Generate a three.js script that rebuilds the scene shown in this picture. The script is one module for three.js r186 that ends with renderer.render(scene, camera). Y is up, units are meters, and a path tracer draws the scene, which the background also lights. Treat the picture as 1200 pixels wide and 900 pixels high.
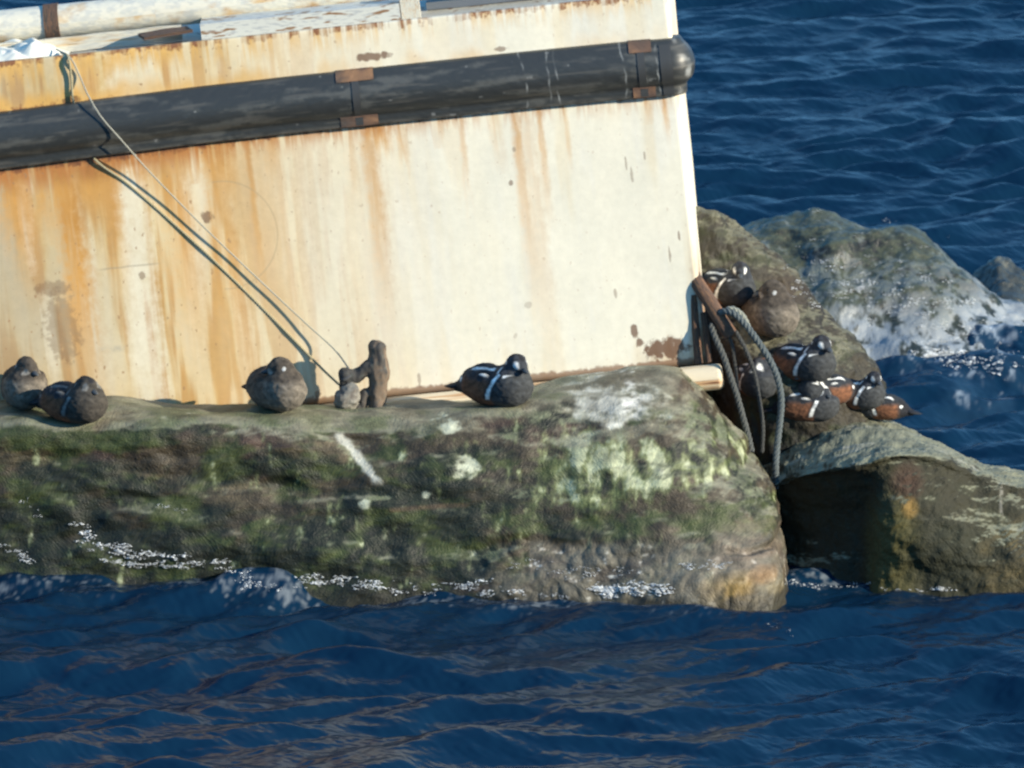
import * as THREE from 'three';
import { mergeGeometries } from 'three/addons/utils/BufferGeometryUtils.js';
import { MeshBVH, acceleratedRaycast } from 'three-mesh-bvh';

// ------------------------------------------------------------------ camera, sky, sun, exposure
const scene = new THREE.Scene();
const S = 0.0034, F = 40 / S, PITCH = 12 * Math.PI / 180, YT = 0.76;
const CAM = new THREE.Vector3(0, YT + 40 * Math.sin(PITCH), 40 * Math.cos(PITCH));
const camera = new THREE.PerspectiveCamera(2 * Math.atan(450 / F) * 180 / Math.PI, 4 / 3, 0.5, 8000);
camera.focus = 26; camera.userData.fStop = 22; // a soft long lens
camera.position.copy(CAM); camera.lookAt(0, YT, 0); camera.updateMatrixWorld(true);

const SUN_AZ = 60 * Math.PI / 180, SUN_EL = 20 * Math.PI / 180;
const SUN = new THREE.Vector3(Math.sin(SUN_AZ) * Math.cos(SUN_EL), Math.sin(SUN_EL), Math.cos(SUN_AZ) * Math.cos(SUN_EL));
const EXPOSURE = 1.5;
{ // clear winter sky: pale blue low down, deep blue overhead
  const w = 64, h = 256, d = new Float32Array(w * h * 4);
  for (let j = 0; j < h; j++) {
    const el = ((j + 0.5) / h - 0.5) * Math.PI, t = Math.pow(Math.max(0, Math.sin(el)), 0.5);
    const lo = [0.18, 0.44, 0.72], hi = [0.05, 0.2, 0.46];
    for (let i = 0; i < w; i++) for (let k = 0; k < 4; k++)
      d[(j * w + i) * 4 + k] = k === 3 ? 1 : el < 0 ? [0.02, 0.05, 0.11][k] : lo[k] + (hi[k] - lo[k]) * t;
  }
  const tex = new THREE.DataTexture(d, w, h, THREE.RGBAFormat, THREE.FloatType);
  tex.mapping = THREE.EquirectangularReflectionMapping; tex.magFilter = THREE.LinearFilter; tex.needsUpdate = true;
  scene.background = tex; scene.environment = tex;
}
const sun = new THREE.DirectionalLight(new THREE.Color(1, 0.91, 0.73), 5);
sun.position.copy(SUN).multiplyScalar(30); sun.castShadow = true; sun.shadow.radius = 1.2;
sun.shadow.mapSize.set(4096, 4096);
Object.assign(sun.shadow.camera, { left: -6, right: 6, top: 6, bottom: -6, near: 1, far: 80 });
scene.add(sun, sun.target);

// ------------------------------------------------------------------ helpers
let seed = 7;
const rnd = () => { seed = (seed * 1664525 + 1013904223) >>> 0; return seed / 4294967296; };
const rr = (a, b) => a + (b - a) * rnd();
const clamp = (x, a = 0, b = 1) => x < a ? a : x > b ? b : x;
const mix = (a, b, t) => a + (b - a) * t;
const ss = (a, b, x) => { const t = clamp((x - a) / (b - a)); return t * t * (3 - 2 * t); };
const mix3 = (c, d, t) => { c[0] += (d[0] - c[0]) * t; c[1] += (d[1] - c[1]) * t; c[2] += (d[2] - c[2]) * t; };
const PERM = new Uint8Array(512);
{ const p = [...Array(256).keys()]; for (let i = 255; i > 0; i--) { const j = Math.floor(rnd() * (i + 1)); [p[i], p[j]] = [p[j], p[i]]; } for (let i = 0; i < 512; i++) PERM[i] = p[i & 255]; }
const fade = (t) => t * t * t * (t * (t * 6 - 15) + 10);
const grad = (h, x, y, z) => { h &= 15; const u = h < 8 ? x : y, v = h < 4 ? y : h === 12 || h === 14 ? x : z; return ((h & 1) ? -u : u) + ((h & 2) ? -v : v); };
function noise(x, y, z = 0) { // gradient noise, about -1..1
  const xf = Math.floor(x), yf = Math.floor(y), zf = Math.floor(z), X = xf & 255, Y = yf & 255, Z = zf & 255;
  x -= xf; y -= yf; z -= zf;
  const u = fade(x), v = fade(y), w = fade(z);
  const A = PERM[X] + Y, B = PERM[X + 1] + Y, AA = PERM[A] + Z, AB = PERM[A + 1] + Z, BA = PERM[B] + Z, BB = PERM[B + 1] + Z;
  return mix(mix(mix(grad(PERM[AA], x, y, z), grad(PERM[BA], x - 1, y, z), u), mix(grad(PERM[AB], x, y - 1, z), grad(PERM[BB], x - 1, y - 1, z), u), v),
    mix(mix(grad(PERM[AA + 1], x, y, z - 1), grad(PERM[BA + 1], x - 1, y, z - 1), u), mix(grad(PERM[AB + 1], x, y - 1, z - 1), grad(PERM[BB + 1], x - 1, y - 1, z - 1), u), v), w);
}
function fbm(x, y, z, n = 4, g = 0.5) { let a = 1, s = 0, f = 1; for (let i = 0; i < n; i++) { s += a * noise(x * f + i * 17.3, y * f + i * 5.1, z * f - i * 9.7); a *= g; f *= 2.03; } return s; }
// a pixel of the 1200 x 900 frame at a distance plane z -> a point; and a column px at height y
const _v = new THREE.Vector3();
function rayDir(px, py) { return _v.set((px - 600) / F, (450 - py) / F, -1).transformDirection(camera.matrixWorld).clone(); }
function A(px, py, z) { const d = rayDir(px, py), t = (z - CAM.z) / d.z; return [CAM.x + d.x * t, CAM.y + d.y * t, z]; }
function B(px, y, z) { const fwd = (CAM.z - z) * Math.cos(PITCH) + (CAM.y - y) * Math.sin(PITCH); return [(px - 600) / F * fwd, y, z]; }
const V = (a) => new THREE.Vector3(a[0], a[1], a[2]);

const used = {};
function numbered(n) { used[n] = (used[n] ?? -1) + 1; return used[n] ? `${n}_${String(used[n]).padStart(3, '0')}` : n; }
function mesh(name, g, m, parent = scene) { const o = new THREE.Mesh(g, m); o.name = parent === scene ? numbered(name) : name; o.castShadow = o.receiveShadow = true; parent.add(o); return o; }
function tag(o, label, category, group, kind) { if (label) o.userData.label = label; if (category) o.userData.category = category; if (group) o.userData.group = group; if (kind) o.userData.kind = kind; return o; }
function thing(name, label, category, group) { const o = new THREE.Group(); o.name = numbered(name); scene.add(o); return tag(o, label, category, group); }
const std = (o) => new THREE.MeshStandardMaterial({ roughness: 0.8, metalness: 0, ...o });
function dataTex(w, h, fn, srgb = true) { // fn(u, v, out) gives linear colour
  const d = new Uint8Array(w * h * 4), c = [0, 0, 0];
  for (let j = 0; j < h; j++) for (let i = 0; i < w; i++) {
    fn((i + 0.5) / w, (j + 0.5) / h, c);
    const o = (j * w + i) * 4;
    for (let k = 0; k < 3; k++) { const x = clamp(c[k]); d[o + k] = 255 * (srgb ? (x <= 0.0031308 ? 12.92 * x : 1.055 * Math.pow(x, 1 / 2.4) - 0.055) : x) + 0.5; }
    d[o + 3] = 255;
  }
  const t = new THREE.DataTexture(d, w, h, THREE.RGBAFormat); t.magFilter = t.minFilter = THREE.LinearFilter;
  if (srgb) t.colorSpace = THREE.SRGBColorSpace;
  t.wrapS = t.wrapT = THREE.RepeatWrapping; t.needsUpdate = true; return t;
}
function gridGeometry(nu, nv, pos, uv, color) {
  const idx = new Uint32Array((nu - 1) * (nv - 1) * 6); let n = 0;
  for (let j = 0; j < nv - 1; j++) for (let i = 0; i < nu - 1; i++) {
    const a = j * nu + i, b = a + 1, c = a + nu, d = c + 1;
    idx[n++] = a; idx[n++] = c; idx[n++] = b; idx[n++] = b; idx[n++] = c; idx[n++] = d;
  }
  const g = new THREE.BufferGeometry();
  g.setAttribute('position', new THREE.BufferAttribute(pos, 3));
  if (uv) g.setAttribute('uv', new THREE.BufferAttribute(uv, 2));
  if (color) g.setAttribute('color', new THREE.BufferAttribute(color, 3));
  g.setIndex(new THREE.BufferAttribute(idx, 1)); g.computeVertexNormals(); return g;
}
const cr = (a, b, c, d, t) => 0.5 * (2 * b + (c - a) * t + (2 * a - 5 * b + 4 * c - d) * t * t + (3 * b - a - 3 * c + d) * t * t * t);
// a rock skin through a cage of points: cage[column][row] = [x, y, z]; rows run from the back over the top to the foot in front
function skin(cage, nu, nv, displace, paint, tone = 0.62) {
  const C = cage.length, R = cage[0].length, pos = new Float32Array(nu * nv * 3), uv = new Float32Array(nu * nv * 2), col = new Float32Array(nu * nv * 3);
  const at = (i, j) => cage[clamp(i, 0, C - 1)][clamp(j, 0, R - 1)];
  for (let j = 0; j < nv; j++) {
    const fv = j / (nv - 1) * (R - 1), jv = Math.min(R - 2, Math.floor(fv)), tv = fv - jv;
    for (let i = 0; i < nu; i++) {
      const fu = i / (nu - 1) * (C - 1), iu = Math.min(C - 2, Math.floor(fu)), tu = fu - iu, o = (j * nu + i) * 3;
      for (let k = 0; k < 3; k++) {
        const q = [];
        for (let a = -1; a < 3; a++) q.push(cr(at(iu - 1, jv + a)[k], at(iu, jv + a)[k], at(iu + 1, jv + a)[k], at(iu + 2, jv + a)[k], tu));
        pos[o + k] = cr(q[0], q[1], q[2], q[3], tv);
      }
    }
  }
  let g = gridGeometry(nu, nv, pos, uv, col);
  const n = g.attributes.normal.array;
  for (let i = 0; i < nu * nv; i++) { const o = i * 3, d = displace(pos[o], pos[o + 1], pos[o + 2], n[o + 1]); for (let k = 0; k < 3; k++) pos[o + k] += n[o + k] * d; }
  g.computeVertexNormals();
  const m = g.attributes.normal.array, c = [0, 0, 0];
  for (let i = 0; i < nu * nv; i++) {
    const o = i * 3; paint(pos[o], pos[o + 1], pos[o + 2], m[o + 1], c, m[o]);
    const lift = tone * Math.pow((c[0] + c[1] + c[2]) / 3 / 0.26, 0.42); for (let k = 0; k < 3; k++) col[o + k] = clamp(c[k] * lift, 0.003, 0.85);
    uv[i * 2] = pos[o] * 1.7; uv[i * 2 + 1] = (pos[o + 1] - pos[o + 2] * 0.6) * 1.7;
  }
  return g;
}
// surface nets: closed mesh of field(x, y, z) < 0 in a box
function nets(lo, hi, cell, field) {
  const n = [0, 1, 2].map((k) => Math.ceil((hi[k] - lo[k]) / cell) + 1), [nx, ny, nz] = n, f = new Float32Array(nx * ny * nz);
  for (let k = 0; k < nz; k++) for (let j = 0; j < ny; j++) for (let i = 0; i < nx; i++) f[(k * ny + j) * nx + i] = field(lo[0] + i * cell, lo[1] + j * cell, lo[2] + k * cell);
  const id = new Int32Array(nx * ny * nz).fill(-1), P = [], I = [];
  for (let k = 0; k < nz - 1; k++) for (let j = 0; j < ny - 1; j++) for (let i = 0; i < nx - 1; i++) {
    let c = 0, x = 0, y = 0, z = 0, mask = 0;
    const val = (d) => f[((k + (d >> 2)) * ny + j + ((d >> 1) & 1)) * nx + i + (d & 1)];
    for (let d = 0; d < 8; d++) if (val(d) < 0) mask |= 1 << d;
    if (mask === 0 || mask === 255) continue;
    for (let d = 0; d < 8; d++) for (let b = 1; b < 8; b <<= 1) if (!(d & b)) {
      const e = d | b; if (((mask >> d) & 1) === ((mask >> e) & 1)) continue;
      const t = val(d) / (val(d) - val(e)); c++;
      x += (d & 1) + (b === 1 ? t : 0); y += ((d >> 1) & 1) + (b === 2 ? t : 0); z += (d >> 2) + (b === 4 ? t : 0);
    }
    id[(k * ny + j) * nx + i] = P.length / 3; P.push(lo[0] + (i + x / c) * cell, lo[1] + (j + y / c) * cell, lo[2] + (k + z / c) * cell);
  }
  const st = [1, nx, nx * ny];
  for (let k = 1; k < nz - 1; k++) for (let j = 1; j < ny - 1; j++) for (let i = 1; i < nx - 1; i++) {
    const o = (k * ny + j) * nx + i;
    for (let ax = 0; ax < 3; ax++) {
      const a = f[o] < 0, b = f[o + st[ax]] < 0; if (a === b) continue;
      const u = st[(ax + 1) % 3], v = st[(ax + 2) % 3], q = [id[o - u - v], id[o - v], id[o], id[o - u]];
      if (a) I.push(q[0], q[1], q[2], q[0], q[2], q[3]); else I.push(q[0], q[2], q[1], q[0], q[3], q[2]);
    }
  }
  const g = new THREE.BufferGeometry(); g.setAttribute('position', new THREE.BufferAttribute(new Float32Array(P), 3)); g.setIndex(I); g.computeVertexNormals(); return g;
}
function paintGeometry(g, fn) {
  const p = g.attributes.position.array, n = g.attributes.normal.array, c = new Float32Array(p.length), o = [0, 0, 0];
  for (let i = 0; i < p.length; i += 3) { fn(p[i], p[i + 1], p[i + 2], o, n[i], n[i + 1], n[i + 2]); c[i] = o[0]; c[i + 1] = o[1]; c[i + 2] = o[2]; }
  g.setAttribute('color', new THREE.BufferAttribute(c, 3)); return g;
}
// a laid rope: three strands twisted about a path
function rope(pts, radius, twist = 14, seg = 160) {
  const curve = new THREE.CatmullRomCurve3(pts.map(V)), len = curve.getLength(), fr = curve.computeFrenetFrames(seg), out = [];
  for (let s = 0; s < 3; s++) {
    const q = [];
    for (let i = 0; i <= seg; i++) {
      const p = curve.getPointAt(i / seg), a = s * 2.0944 + i / seg * len * 6.283 * twist;
      q.push(p.addScaledVector(fr.normals[i], Math.cos(a) * radius * 0.5).addScaledVector(fr.binormals[i], Math.sin(a) * radius * 0.5));
    }
    out.push(new THREE.TubeGeometry(new THREE.CatmullRomCurve3(q), seg * 2, radius * 0.56, 6));
  }
  return mergeGeometries(out);
}
const hose = (pts, r, seg = 80) => new THREE.TubeGeometry(new THREE.CatmullRomCurve3(pts.map(V)), seg, r, 10);

// ------------------------------------------------------------------ the sea
const ripple = (() => { // fine ripples, tiled every 0.9 m
  const n = 512, W = [];
  for (let i = 0; i < 60; i++) { const a = Math.round(rr(-22, 22)), b = Math.round((rnd() < 0.5 ? -1 : 1) * rr(3, 26)); W.push([a, b, rr(0, 6.28), 1 / Math.hypot(a, b)]); }
  return dataTex(n, n, (u, v, c) => { let h = 0; for (const [a, b, p, s] of W) h += s * Math.sin(6.2832 * (a * u + b * v) + p); c[0] = c[1] = c[2] = clamp(0.5 + h * 0.28); }, false);
})();
const WAVES = [];
for (let i = 0; i < 34; i++) {
  const L = 0.085 * Math.pow(1.095, i) * rr(0.9, 1.1), dir = -1.35 + rr(-0.8, 0.8) * (L > 0.45 ? 0.75 : 1); // travelling towards the camera, a little to the right
  WAVES.push({ kx: Math.cos(dir) * 6.283 / L, kz: -Math.sin(dir) * 6.283 / L, a: (L < 0.2 ? 0.015 : L < 0.75 ? 0.028 : 0.009) * L * rr(0.6, 1.3), p: rr(0, 6.283) });
}
function seaHeight(x, z) {
  const wx = x + 0.22 * noise(x * 0.9, z * 0.9, 3.1) + 0.05 * noise(x * 4, z * 4, 8.3), wz = z + 0.26 * noise(x * 0.8 + 9, z * 0.8, 1.7) + 0.05 * noise(x * 4 + 5, z * 4, 2.3);
  let h = 0;
  for (const w of WAVES) { const s = Math.sin(w.kx * wx + w.kz * wz + w.p); h += w.a * (1.55 * Math.exp(1.1 * (s - 1)) - 0.72); }
  const gust = 0.95 + 0.35 * noise(x * 0.45, z * 0.3, 5.5);
  h *= gust;
  for (const [cx, cz, rx, rz, H] of SWASH) { const d = Math.hypot((x - cx) / rx, (z - cz) / rz); if (d < 1) h += H * (1 - d * d) * (1 - d * d) * (0.9 + 0.3 * noise(x * 3, z * 3, 2.2) + 0.12 * fbm(x * 9, z * 7, 5.2, 3)); }
  h += 0.0035 * (fbm(x * 9, z * 7, 0.4, 3) + 0.5 - Math.abs(noise(x * 14, z * 9, 4.4)));
  return h;
}
const SWASH = [[...B(1085, 0, -3.85), 0.75, 0.95, 0.1], [...B(1185, 0, -4.1), 0.5, 0.8, 0.1], [...B(120, 0, 0.5), 1.3, 0.55, 0.085], [...B(430, 0, 0.6), 0.9, 0.45, 0.05]].map((q) => [q[0], q[2], q[3], q[4], q[5]]); // water thrown up against the rocks: [x, z, rx, rz, height]
{
  const axis = (a, b, fine, far) => { const v = []; for (let x = a; x <= b + 1e-6; x += fine) v.push(x); let s = fine, p = b; while (p < far) { s *= 1.13; p += s; v.push(p); } s = fine; p = a; while (p > -far) { s *= 1.13; p -= s; v.unshift(p); } return v; };
  const xs = axis(-2.7, 2.9, 0.0115, 4000), zs = axis(-14.2, 3.7, 0.0175, 4000).reverse();
  const nu = xs.length, nv = zs.length, pos = new Float32Array(nu * nv * 3), uv = new Float32Array(nu * nv * 2), col = new Float32Array(nu * nv * 3);
  const washes = [[B(1075, 0, -3.8), 0.75, 0.85], [B(1160, 0, -3.7), 0.6, 0.95]];
  for (let j = 0; j < nv; j++) for (let i = 0; i < nu; i++) {
    const x = xs[i], z = zs[nv - 1 - j], o = j * nu + i, near = Math.abs(x) < 14 && z > -32 && z < 14;
    let h = near ? seaHeight(x, z) : Math.abs(x) < 60 && Math.abs(z) < 90 ? 0.02 * noise(x, z * 1.3) : 0;
    pos[o * 3] = x; pos[o * 3 + 1] = h; pos[o * 3 + 2] = z; uv[o * 2] = x / 0.9; uv[o * 2 + 1] = z / 0.9;
    let c = [0.003, 0.018, 0.043];
    if (near) {
      let foam = 0;
      for (const [p, rx, rz] of washes) { const d = Math.hypot((x - p[0]) / rx, (z - p[2]) / rz); foam = Math.max(foam, 1 - d); }
      if (foam > 0) {
        const n = fbm(x * 5, z * 2.6, 2.2, 4, 0.6), lace = 1 - Math.abs(noise(x * 13 + n, z * 7, 6.1)) * 2.2;
        mix3(c, [0.02, 0.055, 0.1], clamp(foam * 1.8) * clamp(0.3 + n * 0.9) * 0.8); mix3(c, [0.34, 0.4, 0.46], ss(0.66, 1.05, lace * clamp(foam * 1.6) * (0.75 + n * 0.6) + 0.3 * noise(x * 45, z * 28, 3.3)) * 0.55);
      }
      const zl = x < -2.1 ? 0.35 : x < -0.2 ? mix(0.36, 0.57, (x + 2.1) / 1.9) : x < 1.04 ? mix(0.57, 0.68, (x + 0.2) / 1.24) : 0.15, off = z - zl;
      if (off > -0.25 && off < 0.5 && x < 2.3) { const n = fbm(x * 7, z * 9, 3.7, 4, 0.6), lace = 1 - Math.abs(noise(x * 19 + n, z * 16, 2.1)) * 2.4; mix3(c, [0.42, 0.46, 0.48], ss(0.5, 1.1, lace + n * 0.4 + 0.55 * noise(x * 48, z * 34, 5.1) - Math.abs(off - 0.06) * 3.6) * 0.28); }
      const cap = h * 9 + noise(x * 22, z * 12, 1.2) * 0.6 + noise(x * 1.1, z * 0.8, 9.9) * 0.5; // small broken crests
      mix3(c, [0.5, 0.56, 0.62], ss(1.35, 1.75, cap) * 0.5);
    }
    col.set(c, o * 3);
  }
  const g = gridGeometry(nu, nv, pos, uv, col);
  // gridGeometry winds for rows that run towards the viewer
  const m = new THREE.MeshPhysicalMaterial({ vertexColors: true, roughness: 0.2, ior: 1.33, specularIntensity: 0.4, specularColor: new THREE.Color(0.3, 0.68, 1), bumpMap: ripple, bumpScale: 0.006 });
  tag(mesh('sea', g, m), null, null, null, 'structure');
}

// ------------------------------------------------------------------ rocks
const grit = dataTex(512, 512, (u, v, c) => {
  const T = 6.28318, x = Math.cos(T * u) * 3, y = Math.sin(T * u) * 3, p = Math.cos(T * v) * 3, q = Math.sin(T * v) * 3;
  c[0] = c[1] = c[2] = clamp(0.5 + 0.33 * fbm(x * 4 + p * 2.6, y * 4 + q * 3.1, p * 3 - q * 2, 5, 0.68));
}, false);
const stone = (rough, b = 0.0035) => std({ vertexColors: true, roughness: rough, bumpMap: grit, bumpScale: b });
const qx = (x) => 600 + x / 0.00337;
const faceY = (py) => 0.76 + (0.208 * (0.3 + 0.3 * (py - 490) / 210) - (py - 450) * 0.0034) / 0.978; // height on the ledge's face of what shows at row py
const blob = (X, Y, cx, cy, rx, ry) => { const dx = (X - cx) / rx, dy = (Y - cy) / ry; return clamp(1 - dx * dx - dy * dy) ; };

const ledge = (() => {
  const col = (crest, edge, f1, f2, f3, wx, wz, back = 0) => {
    const c = A(crest[0], crest[1], crest[2]), e = A(...edge);
    return [B(crest[0], -0.35, crest[2] - 0.16), B(crest[0], 0.05, crest[2] - 0.15), [c[0], c[1] - 0.2, c[2] - 0.11], c, e, A(...f1), A(...f2), A(...f3), B(wx, 0.02, wz), B(wx, -0.4, wz + 0.14)];
  };
  const cage = [];
  for (const [px, pc, pe, ze, zw] of [[-420, 472, 502, 0.24, 0.33], [-260, 470, 500, 0.25, 0.33], [-120, 470, 502, 0.25, 0.34], [0, 469, 500, 0.26, 0.36], [120, 470, 497, 0.27, 0.4], [210, 473, 494, 0.28, 0.43], [300, 476, 494, 0.28, 0.47], [380, 478, 496, 0.28, 0.5], [460, 476, 494, 0.27, 0.53], [540, 470, 486, 0.25, 0.56], [610, 459, 476, 0.22, 0.6], [660, 439, 462, 0.17, 0.62], [715, 430, 453, 0.14, 0.64]])
    cage.push(col([px, pc, -0.12], [px, pe, ze], [px, mix(pe, 700, 0.22), mix(ze, zw, 0.42)], [px, mix(pe, 700, 0.48), mix(ze, zw, 0.66)], [px, mix(pe, 700, 0.76), mix(ze, zw, 0.86)], px, zw));
  cage.push(col([785, 426, -0.12], [778, 450, 0.14], [772, 503, 0.32], [768, 562, 0.45], [768, 624, 0.56], 768, 0.67));
  cage.push(col([808, 437, -0.12], [814, 462, 0.1], [826, 512, 0.28], [831, 566, 0.42], [835, 628, 0.55], 838, 0.7));
  cage.push(col([832, 475, -0.12], [848, 495, 0.05], [868, 540, 0.22], [879, 586, 0.37], [884, 640, 0.52], 886, 0.69));
  cage.push(col([866, 507, -0.12], [884, 529, 0.02], [901, 565, 0.14], [910, 603, 0.29], [913, 652, 0.45], 914, 0.62));
  cage.push(col([868, 512, -0.2], [888, 535, -0.1], [906, 571, 0.0], [914, 608, 0.12], [917, 655, 0.22], 918, 0.36));
  cage.push(col([866, 520, -0.4], [884, 545, -0.35], [900, 580, -0.3], [907, 615, -0.25], [910, 660, -0.2], 912, -0.1));
  cage.push(col([856, 530, -0.62], [868, 555, -0.62], [880, 590, -0.62], [885, 620, -0.62], [888, 660, -0.6], 890, -0.6));
  const g = skin(cage, 900, 330, (x, y, z, ny) => {
    const X = qx(x), side = 1 - ss(0.55, 0.9, ny), strat = noise(x * 0.8, y * 11 + x * 1.2, 2.5);
    let d = 0.03 * fbm(x * 2.4, y * 3.4, z * 3, 3) + 0.0055 * fbm(x * 8, y * 13, z * 10, 4, 0.5) * (0.6 + side);
    d += side * 0.012 * strat * (1 - ss(420, 620, X)) - side * 0.02 * ss(0.35, 0.7, noise(x * 4, y * 7, 7.7));
    d += side * 0.009 * noise(x * 15, y * 5, 1.5) * ss(580, 660, X) * ss(0.3, 0.5, y); // hanging ribs of weed
    d += side * 0.013 * Math.abs(noise(x * 17, y * 17, z * 9)) * ss(520, 600, X) * (1 - ss(0.2, 0.32, y));
    d -= 0.02 * ss(0.02, 0.0, Math.abs(y - faceY(640) - 0.02 * noise(x * 5, 2.2))) * ss(840, 860, X);
    return d;
  }, (x, y, z, ny, c) => {
    const X = qx(x), n1 = fbm(x * 2.1, y * 4, z * 3, 4), n2 = 1.1 * fbm(x * 3.6, y * 7, z * 5 + 4, 4, 0.5), n3 = 0.75 * fbm(x * 15, y * 24, z * 18, 3, 0.6), st = fbm(x * 1.8, y * 24, z * 4, 3), hang = fbm(x * 15, y * 5, z * 9 + 2, 4, 0.6);
    c[0] = 0.11; c[1] = 0.082; c[2] = 0.044;
    mix3(c, [0.15, 0.092, 0.062], ss(0.0, 0.5, n1 + 0.6 * blob(X, y, 640, faceY(500), 120, 0.12) + 0.5 * blob(X, y, 330, faceY(530), 110, 0.12)));
    mix3(c, [0.21, 0.16, 0.085], ss(0.12, 0.5, st + 0.25 * n2) * (1 - ss(360, 520, X)) * 0.8);
    mix3(c, [0.034, 0.046, 0.018], ss(-0.15, 0.3, n2 * 0.7 + 0.45 * n1 + 0.08 + 0.7 * ss(0.5, 0.12, y) * (1 - ss(480, 600, X)) + 0.25 * blob(X, y, 470, faceY(590), 220, 0.22) - 0.1));
    mix3(c, [0.1, 0.128, 0.034], ss(-0.05, 0.55, fbm(x * 4.4, y * 8, z * 4 + 9, 4, 0.6) + 0.3 * ss(0.42, 0.6, y) * (1 - ss(250, 420, X))));
    // weed hanging on the right half
    const weed = blob(X, y, 690, faceY(545), 120, 0.2) + blob(X, y, 815, faceY(545), 80, 0.12) * 0.8;
    mix3(c, [0.26, 0.3, 0.12], ss(0.2, 0.8, weed + hang * 0.8 + n3 * 0.25 - 0.12) * 0.85);
    mix3(c, [0.5, 0.53, 0.36], ss(0.55, 0.95, weed * 0.75 + hang * 0.8 + n3 * 0.35) * 0.7);
    // pale top, droppings
    const top = ss(0.55, 0.85, ny + n3 * 0.12);
    mix3(c, [0.36, 0.345, 0.25], top * clamp(0.85 + n2 * 0.6, 0.2, 1));
    mix3(c, [0.13, 0.165, 0.07], top * ss(-0.1, 0.45, n2 + n3 * 0.3) * 0.75);
    mix3(c, [0.52, 0.51, 0.45], ss(0.35, 1.0, blob(X, y, 722, 0.73, 85, 0.13) + n2 * 0.45 + n3 * 0.4 + hang * 0.25 - 0.05) * 0.9);
    mix3(c, [0.72, 0.7, 0.64], ss(0.55, 1.1, blob(X, y, 738, faceY(470), 22, 0.1) + blob(X, y, 752, faceY(515), 30, 0.13) * 0.3 + n3 * 0.5 + hang * 0.3) * 0.8);
    const dg = Math.abs(X - mix(398, 442, clamp((faceY(512) - y) / (faceY(512) - faceY(562)))));
    mix3(c, [0.62, 0.62, 0.54], ss(9, 3, dg + n3 * 6) * ss(faceY(570), faceY(560), y) * (1 - ss(faceY(512), faceY(505), y)) * 0.8);
    mix3(c, [0.56, 0.58, 0.44], ss(0.68, 1.0, blob(X, y, 545, faceY(545), 30, 0.07) + blob(X, y, 500, faceY(578), 12, 0.03) + blob(X, y, 425, faceY(590), 14, 0.03) + blob(X, y, 525, faceY(498), 30, 0.05) + n3 * 0.45 + hang * 0.2) * 0.8);
    mix3(c, [0.2, 0.12, 0.06], ss(4, 1, Math.abs((y - faceY(597) - (X - 450) * 0.00025) / 0.0034)) * ss(452, 460, X) * (1 - ss(545, 552, X)) * 0.7);
    // bare, barnacled foot at the right
    const foot = ss(520, 640, X + n2 * 60) * (1 - ss(0.17, 0.3, y + n2 * 0.06 + (X < 620 ? 0.1 : 0)));
    mix3(c, [0.235, 0.215, 0.165], foot * 0.85);
    mix3(c, [0.13, 0.105, 0.085], foot * ss(0.05, 0.55, n2 + n3 * 0.4) * 0.8);
    mix3(c, [0.62, 0.6, 0.54], foot * ss(0.42, 0.75, n3 + n2 * 0.35 - y * 0.6 + 0.05) * 0.75);
    mix3(c, [0.24, 0.18, 0.13], ss(790, 850, X) * blob(X, y, 890, faceY(635), 90, 0.11) * 0.9 * clamp(0.6 + st));
    mix3(c, [0.3, 0.185, 0.04], blob(X, y, 868, faceY(685), 60, 0.085) * clamp(0.9 + n2));
    mix3(c, [0.36, 0.2, 0.08], blob(X, y, 893, faceY(668), 22, 0.04) * 0.8);
    mix3(c, [0.05, 0.045, 0.025], ss(0.07, 0.02, y + n3 * 0.02) * 0.7);
    const k = clamp(1 + n3 * 0.5 + noise(x * 70, y * 90, z * 90) * 0.16, 0.35, 1.7); c[0] *= k; c[1] *= k; c[2] *= k;
  });
  return tag(mesh('rock_ledge', g, stone(0.6)), 'long mossy stone ledge with green weed and pale droppings in front of the white hull', 'rock');
})();

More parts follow.
